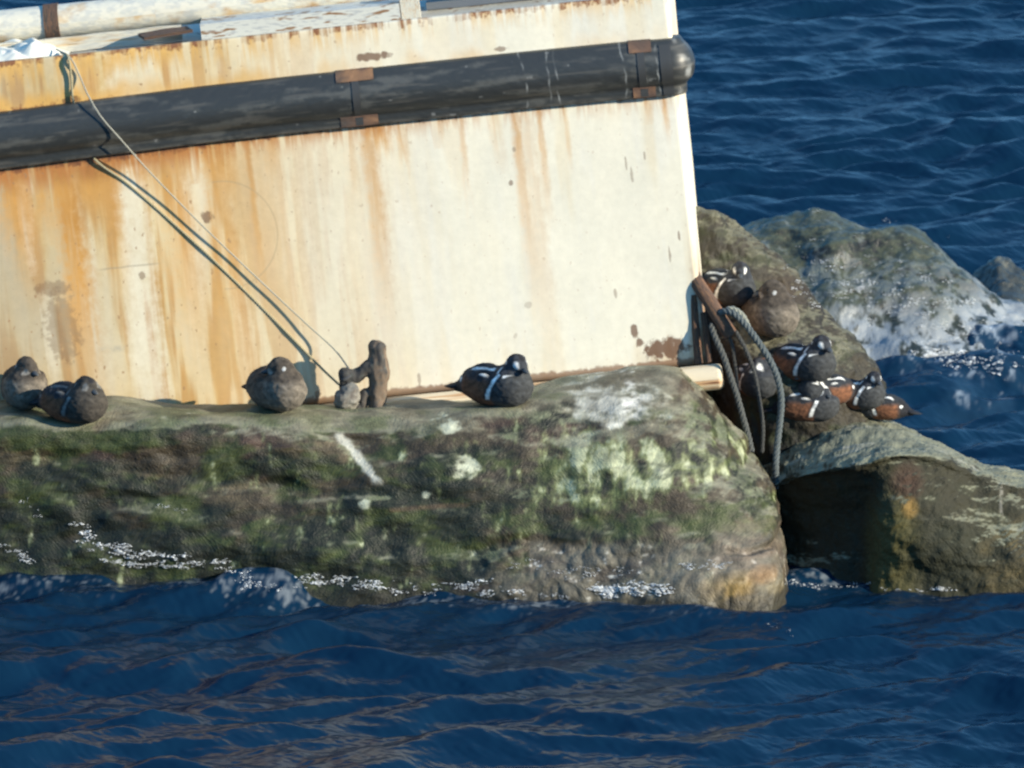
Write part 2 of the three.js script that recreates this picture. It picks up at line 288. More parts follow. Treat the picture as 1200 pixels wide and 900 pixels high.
const rockColour = (pale, mid, dark, green) => (x, y, z, ny, c) => {
  const n1 = fbm(x * 2.6, y * 4, z * 3 + 3, 4), n2 = fbm(x * 6, y * 10, z * 7, 4, 0.5), n3 = 0.7 * fbm(x * 22, y * 30, z * 24, 3, 0.6);
  c[0] = mid[0]; c[1] = mid[1]; c[2] = mid[2];
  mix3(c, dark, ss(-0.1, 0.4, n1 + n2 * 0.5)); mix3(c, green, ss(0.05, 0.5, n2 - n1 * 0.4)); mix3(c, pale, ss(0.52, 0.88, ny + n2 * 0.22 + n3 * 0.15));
  const k = clamp(1 + n3 * 0.4 + noise(x * 90, y * 90, z * 90) * 0.15, 0.35, 1.6); c[0] *= k; c[1] *= k; c[2] *= k;
};
const frontRock = (() => { // the boulder at the right edge: pale top, brow, dark hollow at the left, smooth olive face
  const c = [];
  const col = (back, crest, edge, brow, f1, f2, wx, wz) => c.push([B(back[0], -0.3, back[2] - 0.15), B(back[0], 0.1, back[2] - 0.1), A(...back), A(...crest), A(...edge), A(...brow), A(...f1), A(...f2), B(wx, 0.0, wz), B(wx, -0.35, wz + 0.1)]);
  col([868, 560, -0.75], [870, 545, -0.6], [880, 575, -0.3], [882, 590, -0.28], [884, 620, -0.3], [886, 650, -0.3], 886, -0.28);
  col([900, 540, -0.7], [898, 527, -0.5], [900, 570, -0.05], [902, 578, -0.06], [904, 610, -0.13], [906, 650, -0.12], 908, -0.08);
  col([935, 520, -0.7], [930, 510, -0.45], [928, 556, 0.05], [930, 566, 0.04], [932, 600, -0.05], [934, 645, -0.02], 936, 0.08);
  col([975, 505, -0.75], [972, 492, -0.5], [972, 545, 0.14], [974, 558, 0.12], [976, 600, 0.06], [978, 640, 0.09], 978, 0.15);
  col([1020, 505, -0.75], [1016, 490, -0.5], [1014, 540, 0.22], [1016, 550, 0.23], [1012, 595, 0.14], [1010, 640, 0.14], 1010, 0.17);
  col([1055, 512, -0.7], [1052, 498, -0.45], [1050, 530, 0.2], [1048, 542, 0.25], [1040, 595, 0.3], [1036, 645, 0.31], 1036, 0.3);
  col([1110, 540, -0.65], [1100, 520, -0.35], [1100, 536, 0.14], [1100, 550, 0.2], [1100, 600, 0.3], [1100, 650, 0.34], 1100, 0.34);
  col([1160, 565, -0.6], [1150, 545, -0.3], [1152, 555, 0.08], [1154, 572, 0.15], [1158, 615, 0.26], [1162, 655, 0.33], 1162, 0.35);
  col([1210, 575, -0.6], [1204, 556, -0.25], [1206, 572, 0.06], [1208, 590, 0.13], [1214, 625, 0.24], [1220, 660, 0.32], 1222, 0.34);
  col([1280, 600, -0.6], [1280, 585, -0.25], [1282, 600, 0.0], [1284, 615, 0.06], [1290, 640, 0.12], [1296, 670, 0.16], 1300, 0.18);
  col([1320, 640, -0.5], [1325, 640, -0.25], [1330, 650, -0.1], [1334, 660, -0.06], [1338, 675, -0.04], [1340, 690, -0.03], 1344, -0.02);
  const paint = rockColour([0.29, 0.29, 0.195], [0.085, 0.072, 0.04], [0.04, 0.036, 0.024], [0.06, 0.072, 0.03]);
  const g = skin(c, 420, 300, (x, y, z, ny) => 0.02 * fbm(x * 4, y * 5, z * 4, 3) + 0.008 * fbm(x * 15, y * 19, z * 15, 4, 0.6) + 0.009 * noise(x * 1.5 + z * 9, y * 30, z * 9) * ss(0.5, 0.8, ny),
    (x, y, z, ny, o) => {
      paint(x, y, z, ny, o); const X = qx(x), n2 = fbm(x * 9, y * 12, z * 9 + 5, 3);
      mix3(o, [0.5, 0.48, 0.4], ss(0.25, 0.6, noise(x * 4 + 3, z * 26 + x * 7, y * 12)) * ss(0.7, 0.9, ny) * 0.6);
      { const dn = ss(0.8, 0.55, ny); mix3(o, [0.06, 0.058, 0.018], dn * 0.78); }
      if (ny < 0.6) {
        mix3(o, [0.2, 0.17, 0.04], clamp(blob(X, y, 1050, 0.12, 42, 0.32) * 1.4 + n2 * 0.3) * 0.7 * ss(1005, 1025, X));
        mix3(o, [0.05, 0.056, 0.018], clamp(blob(X, y, 1110, 0.12, 60, 0.22) * 1.3) * 0.8);
        mix3(o, [0.14, 0.065, 0.035], blob(X, y, 1065, 0.42, 24, 0.09) * 0.9); mix3(o, [0.42, 0.24, 0.05], blob(X, y, 1068, 0.325, 12, 0.05) * 0.8);
        mix3(o, [0.2, 0.15, 0.055], blob(X, y, 1185, 0.1, 45, 0.2) * clamp(0.7 + n2) * 0.9);
        mix3(o, [0.33, 0.31, 0.26], ss(2.5, 1, Math.abs(X - 1177 + n2 * 2)) * ss(0.24, 0.28, y) * 0.8);
      }
    });
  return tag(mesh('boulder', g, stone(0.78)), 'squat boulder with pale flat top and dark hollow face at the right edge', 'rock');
})();
const duckRock = (() => { // the dome the flock rests on, behind the ropes
  const c = [];
  const col = (crest, zc, rows) => c.push([B(crest[0], -0.3, zc - 0.55), A(crest[0], crest[1] + 70, zc - 0.5), A(crest[0], crest[1] + 8, zc - 0.2), A(crest[0], crest[1], zc), ...rows.map((r) => A(...r)), B(rows[3][0], -0.3, rows[3][2] + 0.1)]);
  col([700, 330], -0.95, [[700, 380, -0.8], [700, 430, -0.75], [700, 480, -0.7], [700, 560, -0.6]]);
  col([770, 262], -0.85, [[770, 330, -0.75], [770, 390, -0.7], [770, 440, -0.65], [770, 540, -0.55]]);
  col([828, 250], -0.85, [[826, 320, -0.7], [826, 385, -0.6], [826, 440, -0.55], [830, 540, -0.5]]);
  col([860, 263], -0.83, [[852, 330, -0.66], [852, 390, -0.55], [852, 445, -0.48], [856, 540, -0.42]]);
  col([896, 291], -0.8, [[884, 345, -0.64], [880, 400, -0.48], [880, 450, -0.38], [884, 545, -0.36]]);
  col([940, 335], -0.78, [[930, 375, -0.64], [922, 415, -0.45], [920, 458, -0.3], [922, 545, -0.3]]);
  col([980, 374], -0.76, [[972, 405, -0.62], [964, 440, -0.45], [962, 470, -0.32], [964, 545, -0.3]]);
  col([1012, 412], -0.75, [[1006, 435, -0.62], [1000, 458, -0.5], [998, 485, -0.38], [1000, 545, -0.34]]);
  col([1032, 446], -0.74, [[1027, 462, -0.66], [1022, 480, -0.58], [1020, 505, -0.5], [1022, 550, -0.46]]);
  col([1040, 478], -0.76, [[1038, 490, -0.72], [1036, 505, -0.68], [1034, 525, -0.63], [1034, 560, -0.6]]);
  col([1043, 540], -0.8, [[1042, 550, -0.79], [1041, 560, -0.78], [1040, 575, -0.76], [1040, 590, -0.75]]);
  const paint = rockColour([0.22, 0.21, 0.14], [0.08, 0.066, 0.04], [0.036, 0.032, 0.024], [0.085, 0.095, 0.04]);
  const g = skin(c, 330, 260, (x, y, z, ny) => 0.028 * fbm(x * 4, y * 4, z * 4 + 7, 3) + 0.013 * fbm(x * 13, y * 13, z * 13, 4, 0.6), (x, y, z, ny, o) => {
    paint(x, y, z, ny, o); const X = qx(x); mix3(o, [0.24, 0.12, 0.055], blob(X, y, 925, 0.98, 40, 0.12) * 0.22);
  });
  return tag(mesh('boulder', g, stone(0.7)), 'brown rounded boulder behind the hanging ropes where the small flock rests', 'rock');
})();
const washedRock = (() => { // low rock 4 m behind, with water running off it
  const c = [];
  const col = (px, pc, zc, drop, w) => c.push([B(px, -0.3, zc - 1.0), B(px, 0.05, zc - 0.8), A(px, pc + 5, zc - 0.3), A(px, pc, zc), A(px + 3, pc + drop * 0.3, zc + 0.16), A(px + 6, pc + drop * 0.62, zc + 0.3), A(px + 10, pc + drop, zc + 0.5), B(px + 14, 0, zc + w), B(px + 14, -0.3, zc + w + 0.4)]);
  col(780, 330, -4.5, 60, 0.9); col(830, 288, -4.5, 70, 0.9); col(880, 264, -4.5, 80, 0.9); col(920, 256, -4.55, 85, 0.9); col(965, 257, -4.5, 85, 0.95); col(1010, 270, -4.5, 85, 0.95); col(1060, 273, -4.5, 85, 1.0); col(1095, 289, -4.5, 80, 1.0); col(1130, 318, -4.5, 70, 1.0); col(1180, 350, -4.5, 55, 0.9); col(1230, 375, -4.5, 40, 0.8); col(1260, 420, -4.5, 10, 0.6);
  const paint = rockColour([0.13, 0.14, 0.08], [0.06, 0.064, 0.038], [0.03, 0.035, 0.034], [0.085, 0.105, 0.045]);
  const g = skin(c, 330, 220, (x, y, z) => 0.045 * fbm(x * 3.4, y * 5, z * 3, 3, 0.5) + 0.008 * fbm(x * 12, y * 18, z * 10, 3, 0.6), (x, y, z, ny, o) => {
    paint(x, y, z, ny, o); const f = 1 - ss(0.12, 0.34, y + 0.1 * noise(x * 4, z * 4)), n = fbm(x * 11, y * 11, z * 8, 4, 0.65);
    mix3(o, [0.035, 0.045, 0.035], f * 0.7); mix3(o, [0.42, 0.46, 0.5], (0.35 + 0.65 * f) * ss(0.05, 0.55, n * 0.8 + 0.5 * fbm(x * 30, y * 22, z * 22, 3, 0.6) - 0.3 + 0.85 * ss(0.55, 0.25, y + 0.12 * noise(x * 3 + 4, z * 3)) * ss(0.9, 1.4, x)) * 0.8);
  });
  return tag(mesh('boulder', g, stone(0.45)), 'low wave-washed rock with green top, furthest back in the open water', 'rock');
})();
{ // another rock breaking the surface at the right edge, mostly under a swell
  const c = [];
  for (const [px, pc] of [[1120, 360], [1145, 325], [1170, 308], [1192, 318], [1215, 345], [1240, 395]]) c.push([B(px, -0.3, -5.6), A(px, pc + 4, -5.2), A(px, pc, -5), A(px + 4, pc + 25, -4.8), A(px + 8, pc + 55, -4.6), B(px + 10, -0.05, -4.2), B(px + 10, -0.3, -4.1)]);
  const g = skin(c, 140, 120, (x, y, z) => 0.035 * fbm(x * 5, y * 5, z * 5, 4, 0.6), (x, y, z, ny, o) => { const n = fbm(x * 9, y * 9, z * 6, 4, 0.6); o[0] = 0.09; o[1] = 0.1; o[2] = 0.09; mix3(o, [0.2, 0.2, 0.16], ss(0, 0.5, n)); });
  tag(mesh('boulder', g, stone(0.4)), 'small dark pointed rock at the far right edge with a swell running over it', 'rock');
}

// ------------------------------------------------------------------ the white steel barge, down by one end
const barge = thing('steel_barge', 'rust-streaked white steel barge with black rubber fender behind the mossy ledge', 'barge');
{
  const o = A(640, 440, -0.2); barge.position.set(...o); barge.rotation.set(0, -0.02, 0.109, 'ZYX'); barge.updateMatrixWorld(true);
  const K = S / 0.978, XE = 191 * S, RC = 0.022, X0 = -1150 * S, ZB = -1.15;
  // plan of the side: along the face, round the corner, back along the end
  const path = [];
  for (let x = X0; x < XE - RC; x += 0.03) path.push([x, 0, 0, 1]);
  for (let i = 0; i <= 14; i++) { const a = i / 14 * Math.PI / 2; path.push([XE - RC + RC * Math.sin(a), -RC + RC * Math.cos(a), Math.sin(a), Math.cos(a)]); }
  for (let z = -RC - 0.05; z > ZB; z -= 0.05) path.push([XE, z, 1, 0]);
  const arc = [0]; for (let i = 1; i < path.length; i++) arc.push(arc[i - 1] + Math.hypot(path[i][0] - path[i - 1][0], path[i][1] - path[i - 1][1]));
  // texture window: e1 -720..240, e2 -40..440 (pixels of the face)
  const U = (i) => ((X0 + arc[i]) / S + 720) / 960, W = (y) => (y / K + 40) / 480;
  function sweep(profile, i0 = 0, i1 = path.length - 1, wob = 0) {
    const nu = i1 - i0 + 1, nv = profile.length, pos = new Float32Array(nu * nv * 3), uv = new Float32Array(nu * nv * 2);
    for (let j = 0; j < nv; j++) for (let i = 0; i < nu; i++) {
      const [x, z, nx, nz] = path[i0 + i], [out, y] = profile[nv - 1 - j], q = j * nu + i, w = wob * (noise(x * 1.7, y * 2, z) + 0.5 * noise(x * 5, y * 4, z)), sag = wob ? 0 : 0;
      pos[q * 3] = x + nx * (out + w); pos[q * 3 + 1] = y + sag; pos[q * 3 + 2] = z + nz * (out + w); uv[q * 2] = U(i0 + i); uv[q * 2 + 1] = W(y);
    }
    return gridGeometry(nu, nv, pos, uv);
  }
  const IEND = path.findIndex((q) => q[2] > 0.999) + 1;
  const sweepHog = (profile, i0 = 0, i1 = IEND) => { // the fender sags a little towards the far left
    const g = sweep(profile, i0, i1), p = g.attributes.position.array;
    for (let i = 0; i < p.length; i += 3) { const e = p[i] / S, t = (e + 120) / 500; p[i + 1] += (-7.5 * t * t * (e < -120 ? 1 : 0.8)) * K + 0.0025 * noise(p[i] * 3, 1.5); }
    g.computeVertexNormals(); return g;
  };
  const e1of = (px, py) => (px - 640) * 0.9932 - (py - 440) * 0.1045, e2of = (px, py) => -(px - 640) * 0.1045 - (py - 440) * 0.9945;
  // paint: cream white, rust bleeding from the fender and the deck edge, running straight down the plate
  const runs = [ // [x, y at the top, half width, length, strength, deep]
    [22, 205, 22, 150, 0.55, 0.3], [75, 196, 26, 290, 0.9, 0.5], [55, 198, 40, 70, 0.9, 0.8], [105, 198, 34, 60, 0.9, 0.8], [10, 204, 26, 90, 0.8, 0.7], [150, 187, 40, 34, 0.8, 0.7], [230, 174, 40, 32, 0.7, 0.6], [128, 190, 14, 150, 0.5, 0.4], [205, 178, 30, 270, 0.6, 0.2], [180, 180, 8, 80, 0.6, 0.6], [248, 172, 26, 320, 0.55, 0.25], [262, 168, 20, 60, 0.6, 0.6], [290, 165, 6, 190, 0.55, 0.5], [318, 158, 12, 60, 0.4, 0.3],
    [408, 148, 9, 80, 0.35, 0.2], [432, 146, 15, 240, 0.5, 0.35], [443, 144, 22, 40, 0.8, 0.6], [470, 140, 8, 55, 0.6, 0.5], [540, 132, 6, 110, 0.4, 0.3], [515, 135, 16, 30, 0.3, 0.2], [580, 126, 10, 60, 0.35, 0.25], [604, 126, 10, 240, 0.45, 0.3], [606, 125, 5, 70, 0.6, 0.6], [632, 122, 6, 140, 0.5, 0.35], [662, 118, 4, 80, 0.45, 0.35], [618, 124, 14, 330, 0.25, 0.1], [780, 110, 5, 55, 0.6, 0.5], [760, 112, 6, 26, 0.4, 0.5], [795, 108, 4, 30, 0.4, 0.4],
  ].map(([x, y, w, l, s, d]) => [e1of(x, y), e2of(x, y), w, l, s, d]);
  const spots = [[780, 408, 27, 13, 1], [744, 388, 4, 9, 0.9], [750, 402, 5, 5, 0.9], [243, 254, 8, 7, 0.8], [165, 323, 4, 4, 0.6], [600, 214, 2.5, 3, 0.7], [604, 175, 2, 3, 0.5], [371, 463, 4, 4, 0.6], [722, 342, 2, 7, 0.5], [735, 190, 1.5, 8, 0.5], [742, 205, 1.5, 10, 0.45], [757, 182, 1.2, 5, 0.5], [620, 357, 4, 4, 0.3], [604, 393, 3, 3, 0.3], [490, 445, 2, 9, 0.5], [797, 275, 1.6, 7, 0.7], [786, 297, 1.5, 10, 0.6], [735, 100, 20, 4, 0.0], [440, 67, 22, 5, 0.9], [590, 58, 8, 3, 0.7], [85, 118, 14, 4, 0.8], [60, 340, 22, 10, 0.45], [70, 385, 22, 40, 0.4]].map(([x, y, rx, ry, s]) => [e1of(x, y), e2of(x, y), rx, ry, s]);
  const pale = [[28, 240, 9, 80, 0.6], [163, 330, 24, 260, 0.7], [55, 400, 9, 60, 0.4], [380, 300, 30, 300, 0.25]].map(([x, y, rx, ry, s]) => [e1of(x, y), e2of(x, y), rx, ry, s]);
  const paint = dataTex(2048, 1024, (u, v, c) => {
    const e1 = u * 960 - 720, e2 = v * 480 - 40, n = fbm(e1 * 0.012, e2 * 0.004, 1.1, 4), fine = fbm(e1 * 0.11, e2 * 0.09, 4.2, 4, 0.65), strk = fbm(e1 * 0.085, e2 * 0.006, 2.2, 4, 0.6), strk2 = fbm(e1 * 0.03, e2 * 0.003, 7.2, 3, 0.6);
    c[0] = 0.795; c[1] = 0.75; c[2] = 0.615;
    mix3(c, [0.76, 0.73, 0.64], ss(-0.1, 0.5, n + strk * 0.4) * 0.5);
    // broad yellow-ochre staining, heaviest at the left
    const left = ss(-60, -470, e1 + n * 90 + strk2 * 120);
    mix3(c, [0.68, 0.49, 0.21], clamp(left * (0.85 + 0.45 * strk2 + 0.3 * n) + 0.24 * ss(-0.1, 0.6, strk2 + n * 0.6)) * 0.9);
    mix3(c, [0.5, 0.235, 0.055], left * ss(-0.05, 0.55, strk2 + 0.45 * strk + 0.35 * n + 0.16) * 0.75); mix3(c, [0.36, 0.29, 0.19], ss(-440, -640, e1 + n * 40) * 0.6);
    for (const [a, b, rx, ry, s] of pale) { const dx = (e1 - a + strk * 6) / rx, dy = (e2 - b) / ry, w = clamp(1 - dx * dx) * clamp(1.2 - dy * dy); if (w > 0) mix3(c, [0.77, 0.72, 0.58], s * clamp(w + fine * 0.3) * 0.9); }
    if (e2 < 322) {
      for (const [a, b, w, l, s, d] of runs) {
        const dy = b - e2; if (dy < -3 || dy > l * 1.3) continue;
        const wd = w * (0.6 + 0.4 * dy / l), dx = Math.abs(e1 - a - noise(dy * 0.03, a) * 2.2 + fine * w * 0.22) / wd; if (dx > 1.4) continue;
        const k = s * ss(1.4, 0.1, dx) * (1 - ss(l * 0.35, l * 1.25, dy + strk * 40)) * clamp(0.85 + strk * 0.7);
        mix3(c, [0.62, 0.32, 0.085], k * 1.15); mix3(c, [0.27, 0.1, 0.03], k * d * ss(l * 0.45, 0, dy));
      }
      const under = (e1 > -190 ? 316 : mix(316, 304, ss(-190, -620, e1))) - e2; // the line where the fender meets the plate
      mix3(c, [0.46, 0.19, 0.055], ss(30, 2, under + strk * 22) * clamp(0.35 + left * 0.75 + strk * 1.1));
      mix3(c, [0.2, 0.08, 0.035], ss(7, 1, under + fine * 4) * clamp(0.75 + strk));
    } else { // the strake above the fender
      const t = 428 - e2, b = e2 - 372;
      mix3(c, [0.70, 0.42, 0.13], ss(30, 4, t + strk * 26 - left * 8) * clamp(0.25 + strk * 1.2 + left * 0.35));
      mix3(c, [0.68, 0.40, 0.12], ss(22, 2, b + strk2 * 18) * clamp(0.1 + left * 0.8 + n * 0.5));
      mix3(c, [0.26, 0.11, 0.045], ss(6, 1, t + fine * 6 + strk * 4) * clamp(0.6 + strk * 1.2));
      mix3(c, [0.3, 0.13, 0.05], ss(5, 0, b + fine * 5) * clamp(left * 0.9 + strk2 * 0.6));
    }
    // the rusted corner, low down, and the weld along the bottom
    mix3(c, [0.3, 0.15, 0.07], ss(150, 20, e2 + strk * 70) * ss(176, 190, e1 + fine * 6 + ss(60, 0, e2) * 4) * 0.95);
    mix3(c, [0.6, 0.4, 0.2], ss(26, 4, e2 + strk * 22) * ss(90, 140, e1 + n * 20) * 0.55);
    mix3(c, [0.2, 0.085, 0.04], ss(4.5, 1, e2 + fine * 2.5 + n * 2) * 0.75);
    for (const [a, b, rx, ry, s] of spots) { const dx = (e1 - a) / rx, dy = (e2 - b) / ry, q = dx * dx + dy * dy; if (q < 3) { const k = ss(1.25, 0.5, q + fine * 0.75) * s; mix3(c, [0.15, 0.07, 0.035], k * 0.92); } }
    // scuffs and a faint swept ring
    const rg = Math.hypot(e1 - e1of(262, 276), e2 - e2of(262, 276)); if (e1 > e1of(255, 276)) mix3(c, [0.4, 0.3, 0.18], ss(1.6, 0.3, Math.abs(rg - 63)) * 0.4);
    const sc = [e1of(150, 313), e2of(150, 313)]; mix3(c, [0.3, 0.25, 0.18], ss(1.8, 0.4, Math.abs(e2 - sc[1] - 1.5 * noise(e1 * 0.05, 3))) * ss(42, 25, Math.abs(e1 - sc[0])) * 0.45);
    mix3(c, [0.4, 0.36, 0.28], ss(6, 1, Math.abs(e2 - e2of(130, 410))) * ss(24, 8, Math.abs(e1 - e1of(130, 410))) * clamp(0.4 + fine) * 0.6);
    mix3(c, [0.35, 0.2, 0.1], ss(0.62, 0.8, fbm(e1 * 0.2, e2 * 0.12, 9.1, 2)) * clamp(0.25 + left * 0.5)); // pin holes of rust
    const k = 1 + fine * 0.05; c[0] *= k; c[1] *= k; c[2] *= k;
  });
  paint.wrapS = paint.wrapT = THREE.MirroredRepeatWrapping;
  const paintM = std({ map: paint, roughness: 0.5, bumpMap: grit, bumpScale: 0.0005 });
  const YTOP = 428 * K;
  const prof = [[-0.03, -0.02]]; for (let i = 0; i <= 60; i++) prof.push([0, -0.02 + (YTOP + 0.02) * i / 60]);
  prof.push([-0.004, YTOP + 0.006], [-0.016, YTOP + 0.008], [-0.03, YTOP + 0.002], [-0.03, YTOP - 0.06]);
  mesh('hull_plating', sweep(prof, 0, path.length - 1, 0.006), paintM, barge);
  // rusty bottom below the base pipe
  const rusty = std({ map: dataTex(256, 256, (u, v, c) => { const a = fbm(u * 7, v * 7, 2, 4), b = fbm(u * 26, v * 26, 5, 3); c[0] = 0.13; c[1] = 0.075; c[2] = 0.052; mix3(c, [0.05, 0.045, 0.042], ss(-0.1, 0.4, a)); mix3(c, [0.24, 0.13, 0.07], ss(0.1, 0.6, b)); }), roughness: 0.85, bumpMap: grit, bumpScale: 0.004 });
  mesh('hull_bottom', sweep([[-0.2, -0.75], [-0.08, -0.6], [-0.05, -0.1], [-0.04, -0.021]], 0, path.length - 1, 0.006), rusty, barge);
  // base pipe along the foot of the side, rounded off at the corner
  const pipeTex = dataTex(512, 128, (u, v, c) => { const a = fbm(u * 9, v * 5, 1.2, 4), b = fbm(u * 40, v * 22, 6.2, 3); c[0] = 0.7; c[1] = 0.6; c[2] = 0.43; mix3(c, [0.55, 0.3, 0.13], ss(-0.05, 0.5, a + b * 0.3) * 0.8); mix3(c, [0.2, 0.09, 0.045], ss(0.3, 0.7, a * 0.6 + b * 0.6 + ss(0.985, 1, u) * 0.5)); });
  const pr = 0.052, pp = [];
  pp.push([0, 0]); for (let i = 0; i <= 8; i++) { const a = i / 8 * Math.PI / 2; pp.push([pr - 0.02 + 0.02 * Math.sin(a), 0.02 - 0.02 * Math.cos(a)]); }
  const body = pp.map(([r, y]) => new THREE.Vector2(Math.max(r, 0.0005), y)); for (let i = 1; i <= 120; i++) body.push(new THREE.Vector2(pr + 0.0012 * noise(i * 0.4, 2), 0.02 + 3.6 * i / 120));
  const pg = new THREE.LatheGeometry(body, 28); pg.rotateZ(Math.PI / 2); pg.translate(207 * S, -18.5 * K, 0.058);
  mesh('base_pipe', pg, std({ map: pipeTex, roughness: 0.6, bumpMap: grit, bumpScale: 0.002 }), barge);
  // fender
  const fy = 314 * K, fh = 66 * K;
  const fp = [[-0.004, 0], [0.028, 0.002], [0.034, 0.008], [0.036, 0.03], [0.034, 0.04], [0.04, 0.048], [0.056, 0.062], [0.068, 0.08], [0.074, 0.1], [0.076, 0.12], [0.074, 0.145], [0.066, 0.168], [0.054, 0.188], [0.042, 0.203], [0.036, 0.212], [0.03, 0.222], [0.024, 0.228], [-0.004, 0.2295]].map(([o2, y]) => [o2, fy + y * fh / 0.2295]);
  const rub = dataTex(2048, 256, (u, v, c) => {
    const e1 = u * 960 - 720, y = (v * 480 - 40 - 306) / 70, a = fbm(e1 * 0.01, y * 5, 3.3, 4), b = fbm(e1 * 0.05, y * 9, 5.3, 4, 0.6), f = fbm(e1 * 0.25, y * 24, 8.8, 3, 0.7);
    c[0] = 0.034; c[1] = 0.037; c[2] = 0.037; mix3(c, [0.085, 0.085, 0.078], ss(0.0, 0.6, a + b * 0.4)); mix3(c, [0.115, 0.11, 0.098], ss(0.22, 0.12, y) * clamp(0.65 + b)); mix3(c, [0.09, 0.085, 0.075], ss(0.25, 0.6, fbm(e1 * 0.012, y * 16, 1.9, 3)) * 0.7);
    for (const [e0, k] of [[10, 6], [42, 0], [50, 2], [128, 4], [152, 3], [170, 0], [188, 2]]) { const d = Math.abs(e1 - e0 - k * Math.sin(y * 3.2) - noise(y * 4, e0) * 3); mix3(c, [0.33, 0.34, 0.33], ss(1.6, 0.4, d + f * 0.6) * clamp(noise(y * 5 + e0, 1.1) * 1.6 + 0.25) * 0.75); }
    mix3(c, [0.3, 0.3, 0.29], ss(0.7, 0.9, fbm(e1 * 0.06, y * 8, 12.1, 3)) * 0.5);
    mix3(c, [0.14, 0.07, 0.045], ss(9, 4, Math.min(Math.abs(e1 + 187), Math.abs(e1 - 150)) + b * 8) * ss(0.28, 0.42, Math.abs(y - 0.55)) * 0.7);
  }); rub.wrapS = THREE.MirroredRepeatWrapping;
  // its own v: the strip e2 306..376 of the same window
  const fender = mesh('rubber_fender', sweepHog(fp), std({ map: rub, roughness: 0.42, bumpMap: grit, bumpScale: 0.0018 }), barge);
  const nearest = (e) => { let b = 0; for (let i = 0; i < path.length; i++) if (Math.abs(X0 + arc[i] - e * S) < Math.abs(X0 + arc[b] - e * S)) b = i; return b; };
  for (const [ea, eb] of [[-208, -166], [142, 168]]) for (const [k0, k1] of [[0, 5], [12, 17]]) {
    const band = fp.slice(k0, k1 + 1).map(([o2, y], k) => [o2 + 0.003, y + (k0 ? 0.003 : -0.001)]), full = [[band[0][0] - 0.004, band[0][1]], ...band, [band[band.length - 1][0] - 0.004, band[band.length - 1][1]]];
    mesh('bracket', sweepHog(full, nearest(ea), nearest(eb)), rusty, fender);
  }
  // collars where fender lengths meet
  for (const ea of [-190, 150, 176]) { const i = nearest(ea); mesh('joint_collar', sweepHog(fp.slice(2, 15).map(([o2, y]) => [o2 + 0.0035, y]), i, i + (ea > 160 ? 3 : 1)), std({ color: new THREE.Color(0.045, 0.046, 0.046), roughness: 0.5 }), fender); }
  // deck
  const deckTex = dataTex(512, 256, (u, v, c) => { const a = fbm(u * 9, v * 4, 3.9, 4), b = fbm(u * 30, v * 14, 7.7, 3); c[0] = 0.5; c[1] = 0.48; c[2] = 0.42; mix3(c, [0.62, 0.6, 0.52], ss(0, 0.5, a)); mix3(c, [0.22, 0.11, 0.05], ss(0.2, 0.55, a * 0.5 + b * 0.6) * 0.8); });
  const sh = new THREE.Shape(); sh.moveTo(X0, 0.02); sh.lineTo(XE - RC, 0.02); sh.quadraticCurveTo(XE - 0.02, 0.02, XE - 0.02, RC); sh.lineTo(XE - 0.02, -ZB); sh.lineTo(X0, -ZB); sh.closePath();
  const dg = new THREE.ExtrudeGeometry(sh, { depth: 0.012, bevelEnabled: false }); dg.rotateX(-Math.PI / 2); dg.scale(1, 1, 1); dg.translate(0, YTOP - 0.03, 0);
  mesh('deck_plate', dg, std({ map: deckTex, roughness: 0.55, bumpMap: grit, bumpScale: 0.002 }), barge);
  const box = (w, h, d, x, y, z, ry = 0) => { const g = new THREE.BoxGeometry(w, h, d, Math.ceil(w / 0.03), 3, 2), p = g.attributes.position; for (let i = 0; i < p.count; i++) p.setXYZ(i, p.getX(i) + 0.003 * noise(p.getX(i) * 9 + x, p.getY(i) * 9, p.getZ(i) * 9), p.getY(i) + 0.003 * noise(p.getX(i) * 8, 5 + x, p.getZ(i) * 9), p.getZ(i)); g.rotateY(ry); g.translate(x, y, z); g.computeVertexNormals(); return g; };
  const whitish = std({ map: dataTex(512, 128, (u, v, c) => { const a = fbm(u * 10, v * 3, 13.9, 4), b = fbm(u * 40, v * 16, 7.7, 3); c[0] = 0.7; c[1] = 0.66; c[2] = 0.54; mix3(c, [0.56, 0.55, 0.49], ss(-0.3, 0.5, b)); mix3(c, [0.6, 0.38, 0.16], ss(0.0, 0.7, a + b * 0.2) * 0.85); mix3(c, [0.2, 0.1, 0.05], ss(0.5, 0.75, a * 0.7 + b * 0.5)); }), roughness: 0.6, bumpMap: grit, bumpScale: 0.002 });
  const greyPaint = std({ map: dataTex(256, 64, (u, v, c) => { const a = fbm(u * 6, v * 3, 23.9, 4), b = fbm(u * 22, v * 9, 7.7, 3); c[0] = 0.6; c[1] = 0.6; c[2] = 0.54; mix3(c, [0.44, 0.45, 0.44], ss(0, 0.5, b)); mix3(c, [0.25, 0.14, 0.07], ss(0.3, 0.6, a + b * 0.4)); }), roughness: 0.55 });
  const xe = (px, py) => e1of(px, py) * S;
  mesh('hatch_cover', box(xe(470, 15) - xe(236, 40), 0.075, 0.2, (xe(470, 15) + xe(236, 40)) / 2, YTOP + 0.022, -0.19), greyPaint, barge);
  mesh('coaming', box(2.4, 0.06, 0.02, xe(212, 46) - 1.2, YTOP + 0.018, -0.2), whitish, barge);
  mesh('coaming', box(2.4, 0.1, 0.02, xe(212, 46) - 1.2, YTOP + 0.03, -0.62), whitish, barge);
  mesh('hatch_cover', box(0.62, 0.03, 0.3, xe(590, 5), YTOP + 0.0, -0.45), std({ color: new THREE.Color(0.12, 0.14, 0.17), roughness: 0.5 }), barge);
